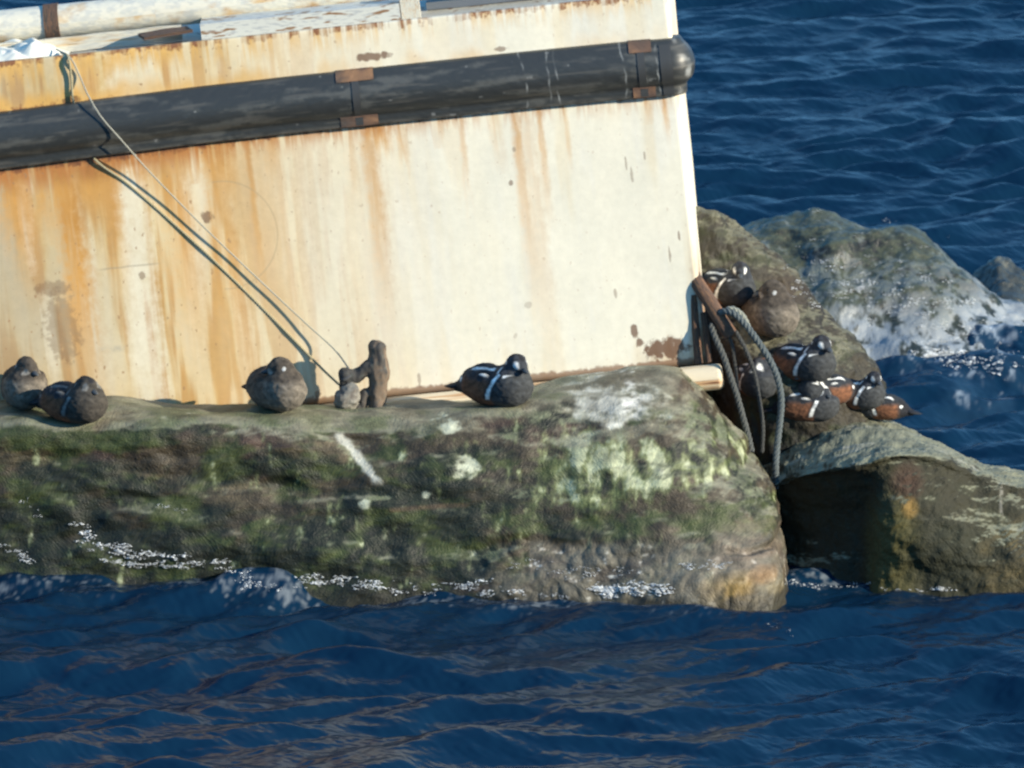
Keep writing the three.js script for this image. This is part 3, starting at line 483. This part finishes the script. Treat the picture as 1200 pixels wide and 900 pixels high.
  // top rail and its stanchions
  const rl = new THREE.CylinderGeometry(0.068, 0.068, 4.3, 28, 90); { const p = rl.attributes.position; for (let i = 0; i < p.count; i++) { const k = 1 + 0.025 * noise(p.getY(i) * 4, Math.atan2(p.getZ(i), p.getX(i))); p.setX(i, p.getX(i) * k); p.setZ(i, p.getZ(i) * k); } }
  { const u = rl.attributes.uv; for (let i = 0; i < u.count; i++) u.setXY(i, u.getY(i) * 2.6, u.getX(i)); }
  rl.rotateZ(Math.PI / 2); rl.translate(-1.9, 1.585, -0.3); rl.computeVertexNormals();
  mesh('top_rail', rl, whitish, barge);
  for (const [px, py] of [[58, 60], [482, 10], [-160, 80]]) mesh('rail_post', box(px > 400 ? 0.075 : 0.045, 0.13, 0.05, xe(px, py), YTOP + 0.045, px > 400 ? -0.12 : -0.3), whitish, barge);
  mesh('rail_band', (() => { const g = new THREE.CylinderGeometry(0.074, 0.074, 0.06, 24); g.rotateZ(Math.PI / 2); g.translate(xe(58, 42), 1.585, -0.3); return g; })(), rusty, barge);
  // bracket plate lying under the rail
  mesh('lashing_plate', box(0.2, 0.012, 0.12, xe(195, 48), YTOP + 0.035, -0.12, 0.25), rusty, barge);
}
const onBarge = (x, y, z) => { const p = new THREE.Vector3(x, y, z); barge.localToWorld(p); return [p.x, p.y, p.z]; };
{ // crumpled sheet on the deck at the left
  const g = new THREE.PlaneGeometry(0.5, 0.26, 90, 44), p = g.attributes.position;
  for (let i = 0; i < p.count; i++) { const x = p.getX(i), y = p.getY(i), r = ss(0.24, 0.1, Math.hypot(x * 0.9, y * 1.6)); p.setZ(i, r * (0.03 + 0.055 * Math.abs(noise(x * 6 + y * 3, y * 9, 1.5)) + 0.03 * Math.abs(noise(x * 14, y * 17 + x * 6, 4)))); }
  g.rotateX(-Math.PI / 2); g.computeVertexNormals();
  const o = mesh('plastic_sheet', g, std({ color: new THREE.Color(0.8, 0.77, 0.66), roughness: 0.5, side: THREE.DoubleSide }));
  o.position.set(...onBarge(-590 * S, 428 * S / 0.978 - 0.012, -0.15)); o.rotation.z = 0.116;
  tag(o, 'crumpled white plastic sheet lying on the barge deck under the top rail', 'plastic sheet');
}
//PART2
// ------------------------------------------------------------------ finding where things rest
const ROCKS = [ledge, frontRock, duckRock, washedRock];
for (const r of ROCKS) { r.geometry.boundsTree = new MeshBVH(r.geometry); r.raycast = acceleratedRaycast; }
const caster = new THREE.Raycaster(); caster.firstHitOnly = true;
function restOn(px, py, rocks = ROCKS) { caster.set(CAM, rayDir(px, py)); const h = caster.intersectObjects(rocks, false); return h.length ? h[0].point : null; }
function groundAt(x, z, rocks = ROCKS) { caster.set(new THREE.Vector3(x, 4, z), new THREE.Vector3(0, -1, 0)); const h = caster.intersectObjects(rocks, false); return h.length ? h[0].point.y : 0; }

// ------------------------------------------------------------------ ducks
const ell = (x, y, z, cx, cy, cz, a, b, c) => { const X = (x - cx), Y = (y - cy), Z = (z - cz), k0 = Math.hypot(X / a, Y / b, Z / c), k1 = Math.hypot(X / a / a, Y / b / b, Z / c / c); return k1 < 1e-6 ? -Math.min(a, b, c) : k0 * (k0 - 1) / k1; };
function cap(x, y, z, a, b, ra, rb) { const bx = b[0] - a[0], by = b[1] - a[1], bz = b[2] - a[2], t = clamp(((x - a[0]) * bx + (y - a[1]) * by + (z - a[2]) * bz) / (bx * bx + by * by + bz * bz)); return Math.hypot(x - a[0] - bx * t, y - a[1] - by * t, z - a[2] - bz * t) - mix(ra, rb, t); }
const smin = (a, b, k) => { const h = clamp(0.5 + 0.5 * (b - a) / k); return mix(b, a, h) - k * h * (1 - h); };
function duckModel(male, headYaw, tucked, plain = 0) {
  const cy = Math.cos(headYaw), sy = Math.sin(headYaw), N = [0.1, 0, 0], hd = tucked ? (male ? -0.018 : -0.004) : 0, hx0 = tucked ? -0.03 : 0;
  const toHead = (x, y, z) => { const X = x - N[0] - hx0; return [cy * X - sy * z, y - hd, sy * X + cy * z]; }; // head frame: neck axis at the origin, bill along +x
  const field = (x, y, z) => {
    let d = ell(x, y, z, -0.005, 0.078, 0, 0.15, 0.08, 0.09);
    d = smin(d, ell(x, y, z, 0.088, 0.092, 0, 0.076, 0.078, 0.078), 0.03);
    d = smin(d, cap(x, y, z, [-0.06, 0.08, 0], [-0.185, 0.05, 0], 0.062, 0.02), 0.03);
    d = smin(d, cap(x, y, z, [0.085 + hx0, 0.12, 0], [0.1 + hx0, 0.165 + hd, 0], 0.05, 0.038), 0.03);
    const [X, Y, Z] = toHead(x, y, z);
    d = smin(d, ell(X, Y, Z, 0.012, 0.178, 0, 0.047, 0.04, 0.036), 0.016);
    d = smin(d, ell(X, Y, Z, 0.042, 0.168, 0, 0.026, 0.022, 0.022), 0.014);
    d = Math.max(d, -(y - 0.004));
    return d + 0.0026 * noise(x * 60, y * 90, z * 60) + 0.005 * noise(x * 18, y * 22, z * 18);
  };
  const g = nets([-0.215, -0.012, -0.115], [0.2, 0.235, 0.115], 0.0042, field);
  const W = [mix(0.78, 0.12, plain), mix(0.78, 0.115, plain), mix(0.75, 0.105, plain)];
  paintGeometry(g, (x, y, z, c) => {
    const [X, Y, Z] = toHead(x, y, z), f = fbm(x * 40, y * 55, z * 40, 3), az = Math.abs(z), head = Y > 0.142 && Math.hypot(X - 0.02, Z) < 0.085, hz = Math.abs(Z);
    const line = (d, w) => ss(w * 1.15, w * 0.35, Math.abs(d + 0.25 * w * f));
    if (male) {
      c[0] = 0.04; c[1] = 0.043; c[2] = 0.046; mix3(c, [0.05, 0.042, 0.033], plain);
      mix3(c, [0.02, 0.024, 0.03], ss(0.1, 0.13, y) * ss(0.07, 0.05, x));
      mix3(c, [0.17, 0.066, 0.028], ss(0.03, 0.06, az) * ss(0.125, 0.095, y) * ss(0.055, 0.035, x) * ss(-0.13, -0.09, x) * 0.9);
      mix3(c, [0.012, 0.012, 0.016], ss(-0.1, -0.135, x));
      if (!head) {
        const st = x - 0.058 - (y - 0.09) * 0.35 + 0.012 * Math.sin(y * 22);
        mix3(c, [0.01, 0.01, 0.014], line(st, 0.024) * ss(0.03, 0.05, y) * ss(0.02, 0.035, az));
        mix3(c, W, line(st, 0.0115) * ss(0.035, 0.05, y) * ss(0.025, 0.04, az) * ss(0.165, 0.15, y));
        mix3(c, W, line(y - 0.137 - (x - 0.1) * 0.4, 0.007) * ss(0.09, 0.1, x) * ss(0.012, 0.025, az)); // collar
        mix3(c, W, line(az - 0.036 - 0.1 * (0.02 - x), 0.009) * ss(0.125, 0.135, y) * ss(0.035, 0.02, x) * ss(-0.085, -0.06, x)); // long shoulder feathers
        mix3(c, W, ss(0.011, 0.007, Math.hypot(x + 0.125, y - 0.095)) * ss(0.01, 0.03, az)); // spot beside the tail
      } else {
        c[0] = 0.03; c[1] = 0.034; c[2] = 0.042; mix3(c, [0.045, 0.038, 0.03], plain);
        mix3(c, [0.012, 0.012, 0.016], ss(0.012, 0.007, hz) * ss(0.19, 0.2, Y)); mix3(c, [0.1, 0.04, 0.02], line(hz - 0.018, 0.006) * ss(0.2, 0.207, Y) * ss(0.03, 0.0, X));
        mix3(c, W, ss(1.05, 0.45, Math.hypot((X - 0.046 - (Y - 0.18) * -0.25) / 0.0125, (Y - 0.18) / 0.02)) * ss(0.007, 0.012, hz));
        mix3(c, W, ss(0.009, 0.006, Math.hypot(X + 0.008, Y - 0.183)) * ss(0.02, 0.03, hz));
        mix3(c, W, line(X + 0.02, 0.006) * ss(0.139, 0.144, Y) * ss(0.168, 0.16, Y) * ss(0.02, 0.028, hz));
      }
    } else {
      c[0] = 0.095; c[1] = 0.076; c[2] = 0.057;
      mix3(c, [0.17, 0.148, 0.12], ss(0.03, 0.12, x + f * 0.03) * ss(0.15, 0.1, y) * 0.75); mix3(c, [0.14, 0.12, 0.095], ss(0.09, 0.05, y + f * 0.02) * 0.6);
      mix3(c, [0.04, 0.033, 0.027], ss(0.12, 0.14, y) * (head ? 0 : 0.7));
      if (head) { c[0] = 0.065; c[1] = 0.052; c[2] = 0.04; mix3(c, [0.5, 0.5, 0.48], ss(0.0085, 0.006, Math.hypot(X + 0.006, Y - 0.18)) * ss(0.02, 0.028, hz)); mix3(c, [0.28, 0.26, 0.23], ss(1, 0.6, Math.hypot((X - 0.05) / 0.014, (Y - 0.165) / 0.014)) * 0.8); }
    }
    const k = 1 + f * 0.6 + 0.4 * noise(x * 90, y * 130, z * 130) + 0.25 * noise(x * 200, y * 200, z * 200); c[0] *= k; c[1] *= k; c[2] *= k;
  });
  const fromHead = (X, Y, Z) => [cy * X + sy * Z + N[0] + hx0, Y + hd, -sy * X + cy * Z];
  // bill: broad and flat at the tip, high at the base
  const bill = new THREE.SphereGeometry(1, 18, 14); { const p = bill.attributes.position; for (let i = 0; i < p.count; i++) { const t = (p.getX(i) + 1) / 2; const q = fromHead(0.055 + t * 0.036, 0.164 - t * 0.008 + p.getY(i) * mix(0.014, 0.006, t), p.getZ(i) * mix(0.0135, 0.0105, t)); p.setXYZ(i, ...q); } bill.computeVertexNormals(); }
  const eye = [1, -1].map((s) => { const e = new THREE.SphereGeometry(0.0046, 10, 8); e.translate(...fromHead(0.024, 0.186, s * 0.0325)); return e; });
  // folded wing with the flight feathers drawn to a point over the rump, in three overlapping tiers
  const wing = (s) => { const out = []; for (const [x0, x1, yc, hgt, o, dz] of [[0.055, -0.1, 0.118, 0.036, 0.002, 0.0], [0.02, -0.145, 0.115, 0.028, 0.0, 0.004], [-0.03, -0.2, 0.104, 0.017, -0.002, 0.012]]) {
    const w = new THREE.SphereGeometry(1, 26, 16), p = w.attributes.position;
    for (let i = 0; i < p.count; i++) { const t = (1 - p.getX(i)) / 2, k = Math.pow(Math.sin(Math.PI * clamp(Math.pow(t, 0.62), 0.02, 0.985)), 0.7), x = mix(x0, x1, t), rad = 0.088 * Math.sqrt(clamp(1 - (x * x) / (0.2 * 0.2))) ; p.setXYZ(i, x, yc - t * t * 0.034 + p.getY(i) * hgt * k - 0.012, s * (Math.max(0.018, rad - 0.022 - dz * 1.6) + p.getZ(i) * 0.017 * k * s + o)); }
    out.push(w); } const m = mergeGeometries(out); m.computeVertexNormals();
    return paintGeometry(m, (x, y, z, c) => { const f = fbm(x * 30, y * 90, z * 40, 3); if (male) { c[0] = 0.024; c[1] = 0.028; c[2] = 0.036; } else { c[0] = 0.065; c[1] = 0.05; c[2] = 0.038; } const k = 1 + f * 0.6; c[0] *= k; c[1] *= k; c[2] *= k; if (male) mix3(c, W, ss(0.007, 0.003, Math.abs(y - 0.136 + (x + 0.02) * 0.1)) * ss(-0.085, -0.07, x) * ss(0.03, 0.01, x) * 0.9); }); };
  const tail = new THREE.SphereGeometry(1, 20, 12); { const p = tail.attributes.position; for (let i = 0; i < p.count; i++) { const t = (1 - p.getX(i)) / 2; p.setXYZ(i, mix(-0.14, -0.25, t), mix(0.062, 0.044, t) + p.getY(i) * mix(0.022, 0.004, t), p.getZ(i) * mix(0.04, 0.02, t * t)); } tail.computeVertexNormals(); }
  return { g, bill, eye, wing: [wing(1), wing(-1)], tail, male };
}
const feather = std({ vertexColors: true, roughness: 0.92, bumpMap: grit, bumpScale: 0.002 }), billM = std({ color: new THREE.Color(0.05, 0.056, 0.062), roughness: 0.45 }), eyeM = std({ color: new THREE.Color(0.006, 0.005, 0.005), roughness: 0.12 }), tailM = [std({ color: new THREE.Color(0.035, 0.028, 0.023), roughness: 0.75 }), std({ color: new THREE.Color(0.012, 0.012, 0.016), roughness: 0.7 })];
const MODEL = { drake: duckModel(true, -0.3, false), young: duckModel(true, -0.2, true, 0.92), drakeLeft: duckModel(true, -0.7, false), drakeTucked: duckModel(true, -0.9, true), hen: duckModel(false, 0.5, true), henTucked: duckModel(false, -2.2, true) };
const protoDuck = {};
function duck(kind, px, py, yaw, scale, label, opt = {}) {
  let t = protoDuck[kind];
  if (!t) {
    const m = MODEL[kind]; t = protoDuck[kind] = new THREE.Group();
    mesh('body', m.g, feather, t); for (const w of m.wing) mesh('wing', w, feather, t); mesh('tail', m.tail, tailM[+m.male], t); mesh('bill', m.bill, billM, t); for (const e of m.eye) mesh('eye', e, eyeM, t);
  } else t = t.clone();
  t.name = numbered('resting_duck'); scene.add(t);
  const p = restOn(px, py, opt.rocks) || V(A(px, py, -0.3)); if (!restOn(px, py, opt.rocks)) console.log('no rest for', label);
  p.z -= 0.05 * scale; let y = -9; for (const [dx, dz] of [[0, 0], [0.06, 0], [-0.06, 0], [0, 0.05], [0, -0.05]]) y = Math.max(y, Math.min(p.y + 0.03, groundAt(p.x + dx, p.z + dz, opt.rocks)));
  t.position.set(p.x, Math.min(y, p.y + 0.02) - 0.012 + (opt.up || 0), p.z); t.rotation.set(opt.tilt || 0, yaw * Math.PI / 180, 0, 'YXZ'); if (opt.roll) t.rotation.z = opt.roll; t.scale.setScalar(scale);
  return tag(t, label, 'duck', opt.group);
}
const G1 = 'ducks resting on the ledge', G2 = 'ducks of the small flock on the boulder';
duck('hen', 28, 477, -84, 1.05, 'brown duck resting upright at the left end of the ledge', { group: G1, rocks: [ledge] });
duck('young', 84, 500, -42, 1.0, 'dark duck with faint pale breast marking crouched second from the left on the ledge', { group: G1, rocks: [ledge] });
duck('henTucked', 322, 482, -60, 1.05, 'round grey-brown duck with head drawn in, alone left of the forked post', { group: G1, rocks: [ledge] });
duck('drake', 580, 476, -40, 1.05, 'dark drake with white face and neck stripe sitting on the ledge before the white hull', { group: G1, rocks: [ledge] });
const RB = [duckRock];
duck('drakeLeft', 850, 362, -50, 0.9, 'dark hooded duck highest of the flock, just beside the rusty bar', { group: G2, rocks: RB });
duck('henTucked', 902, 398, -72, 1.12, 'plump brown duck with dark back above the white-striped drake', { group: G2, rocks: RB });
duck('drake', 940, 452, -42, 0.95, 'drake with bold white breast stripe and white face right of the ropes', { group: G2, rocks: RB });
duck('drakeTucked', 886, 470, -75, 0.9, 'black and white drake half hidden behind the hanging ropes', { group: G2, rocks: RB });
duck('drake', 970, 480, -150, 0.78, 'small black and white drake below the striped drake, in the middle of the huddle', { group: G2, rocks: RB });
duck('drakeLeft', 1003, 484, -25, 0.76, 'drake with chestnut flank and white breast stripe at the right side of the huddle', { group: G2, rocks: RB });
duck('drakeTucked', 945, 499, -8, 0.82, 'drake with rusty flank lowest in the huddle, just above the squat boulder', { group: G2, rocks: RB });
duck('drakeTucked', 1034, 496, 170, 0.66, 'small duck with pointed tail towards the water, furthest right of the flock', { group: G2, rocks: [duckRock, frontRock] });

// ------------------------------------------------------------------ forked post and stone on the ledge
{
  const p = restOn(442, 482, [ledge]), z = Math.min(p.z - 0.02, -0.03), base = p.y - 0.02;
  const pt = (px, py) => A(px, py, z), T = pt(442, 409), M = pt(445, 438), F0 = pt(441, 484), a0 = pt(440, 424), a1 = pt(418, 441), k0 = pt(406, 440), k1 = pt(402, 454), d0 = pt(428, 462), d1 = pt(418, 480);
  const field = (x, y, zz) => {
    let d = cap(x, y, zz, T, M, 0.034, 0.039); d = smin(d, cap(x, y, zz, M, F0, 0.039, 0.032), 0.014);
    d = smin(d, ell(x, y, zz, T[0], T[1] + 0.012, T[2], 0.033, 0.016, 0.033), 0.014);
    d = smin(d, cap(x, y, zz, a0, a1, 0.03, 0.023), 0.012); d = smin(d, cap(x, y, zz, a1, k0, 0.023, 0.029), 0.012); d = smin(d, cap(x, y, zz, k0, k1, 0.028, 0.019), 0.012);
    d = smin(d, cap(x, y, zz, d0, d1, 0.024, 0.03), 0.012);
    return d + 0.006 * fbm(x * 30, y * 14, zz * 30, 4, 0.6);
  };
  const g = nets([k1[0] - 0.05, base - 0.06, z - 0.06], [M[0] + 0.06, T[1] + 0.06, z + 0.06], 0.0042, field);
  paintGeometry(g, (x, y, zz, c) => { const n = fbm(x * 30, y * 14, zz * 30, 4), l = ss(k0[0] + 0.06, a0[0], x); c[0] = 0.05; c[1] = 0.046; c[2] = 0.043; mix3(c, [0.16, 0.115, 0.08], l * ss(-0.2, 0.4, n + ss(0.9, 0.78, y) * 0.4)); mix3(c, [0.09, 0.1, 0.09], ss(0.1, 0.6, fbm(x * 60, y * 60, zz * 60, 2)) * 0.5); });
  const t = thing('mooring_post', 'worn brown forked mooring post with a short arm, where the two slanting ropes end', 'post');
  t.position.set(F0[0], base, z); g.translate(-F0[0], -base, -z); mesh('post', g, std({ vertexColors: true, roughness: 0.8, bumpMap: grit, bumpScale: 0.002 }), t);
  const w = hose([[k0[0] - 0.02, k0[1] - 0.004, z - 0.02], [k0[0] - 0.012, k0[1] - 0.012, z + 0.026], [k0[0] + 0.016, k0[1] + 0.004, z + 0.02], [k0[0] + 0.02, k0[1] + 0.012, z - 0.02]].map((q) => [q[0] - F0[0], q[1] - base, q[2] - z]), 0.008, 40);
  mesh('lashing', w, std({ color: new THREE.Color(0.06, 0.062, 0.066), roughness: 0.85 }), t);
  const st = A(407, 467, z + 0.035), sg = nets([st[0] - 0.09, st[1] - 0.1, st[2] - 0.08], [st[0] + 0.09, st[1] + 0.1, st[2] + 0.08], 0.005, (x, y, zz) => { const X = (x - st[0]) * 0.85 - (y - st[1]) * 0.52, Y = (x - st[0]) * 0.52 + (y - st[1]) * 0.85; return ell(X, Y, zz - st[2], 0, 0, 0, 0.046, 0.064, 0.044) + 0.011 * fbm(x * 22, y * 22, zz * 22, 4, 0.6); });
  paintGeometry(sg, (x, y, zz, c) => { const n = fbm(x * 40, y * 40, zz * 40, 4); c[0] = 0.19 + n * 0.11; c[1] = 0.175 + n * 0.11; c[2] = 0.15 + n * 0.09; });
  sg.translate(-st[0], -st[1], -st[2]); const so = mesh('stone', sg, std({ vertexColors: true, roughness: 0.85 })); so.position.set(...st); tag(so, 'rounded pale grey stone leaning against the forked post on the ledge', 'stone');

  // ropes from the barge down to the post
  const OB = (px, py, out) => onBarge(((px - 640) * 0.9945 - (py - 440) * 0.1045) * S, ((-(px - 640) * 0.1045 - (py - 440) * 0.9945) * S + 0.208 * out) / 0.978, out);
  const thin = rope([OB(66, 58, -0.1), OB(86, 70, 0.012), OB(96, 90, 0.012), OB(106, 112, 0.045), OB(122, 138, 0.082), OB(146, 166, 0.084), OB(178, 203, 0.05), OB(235, 262, 0.026), OB(300, 325, 0.02), OB(360, 381, 0.028), OB(392, 410, 0.055), [k0[0] + 0.012, k0[1] + 0.02, k0[2] - 0.02]], 0.0034, 30, 300);
  tag(mesh('mooring_rope', thin, std({ color: new THREE.Color(0.36, 0.35, 0.29), roughness: 0.85 })), 'thin pale rope running over the black fender and down to the forked post', 'rope');
  const thick = rope([OB(72, 62, -0.1), OB(83, 69, 0.012), OB(86, 92, 0.012), OB(88, 118, 0.012), OB(98, 160, 0.004), OB(112, 187, 0.012), OB(150, 216, 0.003), OB(240, 296, 0.002), OB(330, 385, 0.003), OB(375, 431, 0.03), [k1[0] - 0.012, k1[1] + 0.008, k1[2]]], 0.0052, 26, 320);
  tag(mesh('mooring_rope', thick, std({ color: new THREE.Color(0.34, 0.3, 0.19), roughness: 0.9 })), 'thicker olive-grey rope slanting from under the black fender to the forked post', 'rope');
}

// ------------------------------------------------------------------ rusty bars and hanging ropes at the corner of the barge
{
  const rustM = std({ map: dataTex(128, 256, (u, v, c) => { const a = fbm(u * 5, v * 12, 31, 4), b = fbm(u * 16, v * 40, 35, 2); c[0] = 0.13; c[1] = 0.075; c[2] = 0.05; mix3(c, [0.24, 0.12, 0.06], ss(0, 0.5, a)); mix3(c, [0.06, 0.045, 0.036], ss(0.05, 0.5, b)); }), roughness: 0.85, bumpMap: grit, bumpScale: 0.004 });
  const P = (l) => l.map((q) => A(...q));
  tag(mesh('iron_bar', hose(P([[809, 318, -0.27], [818, 333, -0.2], [832, 354, -0.17], [848, 380, -0.15], [856, 392, -0.15]]), 0.03, 40), rustM), 'thick rusty iron bar slanting down from the lower corner of the white hull', 'bar');
  tag(mesh('iron_bar', hose(P([[813, 345, -0.2], [815, 380, -0.19], [819, 426, -0.17]]), 0.017, 40), rustM), 'rusty upright bar close against the corner of the white hull', 'bar');
  tag(mesh('iron_bar', hose(P([[824, 366, -0.19], [828, 395, -0.18], [831, 424, -0.17]]), 0.012, 40), rustM), 'slimmer brown upright bar right of the rusty corner bar', 'bar');
  const grey = (r, g, b) => std({ color: new THREE.Color(r, g, b), roughness: 0.7, bumpMap: grit, bumpScale: 0.002 });
  const end = restOn(909, 572, [frontRock]) || V(A(909, 568, 0)), e2 = restOn(881, 530, [ledge, frontRock]) || V(A(881, 528, 0));
  tag(mesh('hanging_rope', rope(P([[838, 372, -0.16], [847, 365, -0.13], [859, 367, -0.11], [873, 380, -0.09], [888, 400, -0.07], [901, 420, -0.055], [911, 443, -0.045], [915.5, 467, -0.04], [914, 493, -0.035], [911, 520, -0.02], [909, 548, 0.0]]).concat([[end.x, end.y, end.z]]), 0.0135, 16, 200), grey(0.105, 0.125, 0.128)), 'grey-green rope looping furthest right over the flock and down to the squat boulder', 'rope');
  tag(mesh('hanging_rope', rope(P([[833, 380, -0.15], [838, 395, -0.12], [847, 415, -0.1], [856, 441, -0.085], [864, 465, -0.075], [871, 490, -0.065], [877, 512, -0.06]]).concat([[e2.x, e2.y, e2.z]]), 0.0125, 16, 160), grey(0.095, 0.1, 0.094)), 'dark rope hanging from the rusty bar to the end of the mossy ledge', 'rope');
  tag(mesh('hanging_rope', rope(P([[843, 372, -0.16], [856, 362, -0.155], [869, 369, -0.15], [878, 386, -0.15]]), 0.012, 18, 90), grey(0.3, 0.31, 0.26)), 'short pale loop of rope over the end of the rusty bar', 'rope');
  tag(mesh('hanging_rope', rope(P([[862, 388, -0.14], [874, 410, -0.13], [884, 437, -0.12], [890, 470, -0.11], [894, 500, -0.1], [893, 530, -0.1]]), 0.0085, 18, 120), grey(0.06, 0.062, 0.06)), 'thin dark rope hanging between the two thicker ropes', 'rope');
  tag(mesh('hanging_rope', rope(P([[850, 386, -0.16], [858, 405, -0.155], [862, 432, -0.15], [866, 470, -0.15], [876, 505, -0.14]]), 0.007, 18, 100), grey(0.09, 0.085, 0.075)), 'slender brown rope behind the dark rope by the pipe end', 'rope');
}

// ------------------------------------------------------------------ foam and spray, with sun glints added as white flecks
{
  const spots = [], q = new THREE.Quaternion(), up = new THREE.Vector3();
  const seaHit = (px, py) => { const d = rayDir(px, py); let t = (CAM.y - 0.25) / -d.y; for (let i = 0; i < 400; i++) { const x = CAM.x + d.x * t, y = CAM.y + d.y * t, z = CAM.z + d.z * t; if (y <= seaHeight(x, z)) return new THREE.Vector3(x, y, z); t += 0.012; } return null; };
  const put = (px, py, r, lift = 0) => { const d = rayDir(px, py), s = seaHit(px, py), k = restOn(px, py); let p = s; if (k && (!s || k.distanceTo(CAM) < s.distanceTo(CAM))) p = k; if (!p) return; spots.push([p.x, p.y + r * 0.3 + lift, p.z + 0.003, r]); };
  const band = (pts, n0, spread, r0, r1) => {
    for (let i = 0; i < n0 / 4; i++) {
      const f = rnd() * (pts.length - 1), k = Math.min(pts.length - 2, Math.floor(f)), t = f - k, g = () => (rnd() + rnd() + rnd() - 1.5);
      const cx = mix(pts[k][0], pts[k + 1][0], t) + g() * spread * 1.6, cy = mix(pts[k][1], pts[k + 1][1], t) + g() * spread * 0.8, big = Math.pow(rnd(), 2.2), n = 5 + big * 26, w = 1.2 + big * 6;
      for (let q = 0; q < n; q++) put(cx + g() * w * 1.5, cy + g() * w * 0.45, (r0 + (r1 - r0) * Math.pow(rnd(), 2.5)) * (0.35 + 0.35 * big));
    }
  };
  band([[92, 612], [104, 640], [150, 646], [200, 652], [250, 658], [280, 668], [290, 690]], 420, 9, 0.0018, 0.008);  // ledge-foot flecks are partly froth, partly sun glints put in as white blobs
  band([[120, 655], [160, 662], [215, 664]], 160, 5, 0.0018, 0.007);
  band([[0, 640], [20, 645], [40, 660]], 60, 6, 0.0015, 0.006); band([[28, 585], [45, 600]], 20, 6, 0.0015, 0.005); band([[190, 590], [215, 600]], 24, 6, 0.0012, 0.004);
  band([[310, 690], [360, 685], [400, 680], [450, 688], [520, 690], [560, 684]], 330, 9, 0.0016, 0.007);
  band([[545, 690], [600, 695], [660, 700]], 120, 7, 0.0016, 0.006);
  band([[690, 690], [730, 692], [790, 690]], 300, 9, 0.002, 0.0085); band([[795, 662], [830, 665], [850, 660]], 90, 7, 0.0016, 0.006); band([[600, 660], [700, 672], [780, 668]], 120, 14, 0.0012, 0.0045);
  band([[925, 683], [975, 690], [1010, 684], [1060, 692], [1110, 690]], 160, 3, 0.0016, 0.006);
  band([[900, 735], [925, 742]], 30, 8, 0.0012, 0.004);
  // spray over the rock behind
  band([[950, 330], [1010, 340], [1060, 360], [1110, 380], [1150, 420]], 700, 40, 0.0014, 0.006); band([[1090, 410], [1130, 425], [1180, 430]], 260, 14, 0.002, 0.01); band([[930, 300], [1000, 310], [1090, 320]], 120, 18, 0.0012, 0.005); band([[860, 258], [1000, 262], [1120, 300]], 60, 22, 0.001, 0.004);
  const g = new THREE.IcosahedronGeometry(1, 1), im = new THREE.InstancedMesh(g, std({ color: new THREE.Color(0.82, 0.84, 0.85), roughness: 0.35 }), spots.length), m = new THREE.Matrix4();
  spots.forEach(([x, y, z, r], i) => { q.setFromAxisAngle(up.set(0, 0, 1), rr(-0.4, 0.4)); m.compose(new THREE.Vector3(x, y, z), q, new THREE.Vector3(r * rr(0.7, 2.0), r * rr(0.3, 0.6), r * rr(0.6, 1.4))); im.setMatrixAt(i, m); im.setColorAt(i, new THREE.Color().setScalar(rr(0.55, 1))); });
  im.name = 'foam'; im.castShadow = im.receiveShadow = true; scene.add(im); tag(im, 'white flecks of foam, spray and stand-in sun glints along the waterline and over the rocks', 'foam', null, 'stuff');
}
//END2
renderScene();
function renderScene() {
  const renderer = new THREE.WebGLRenderer({ antialias: true });
  renderer.toneMapping = THREE.LinearToneMapping; renderer.toneMappingExposure = EXPOSURE;
  renderer.shadowMap.enabled = true; renderer.shadowMap.type = THREE.PCFSoftShadowMap;
  renderer.setSize(1024, 768); renderer.render(scene, camera);
}
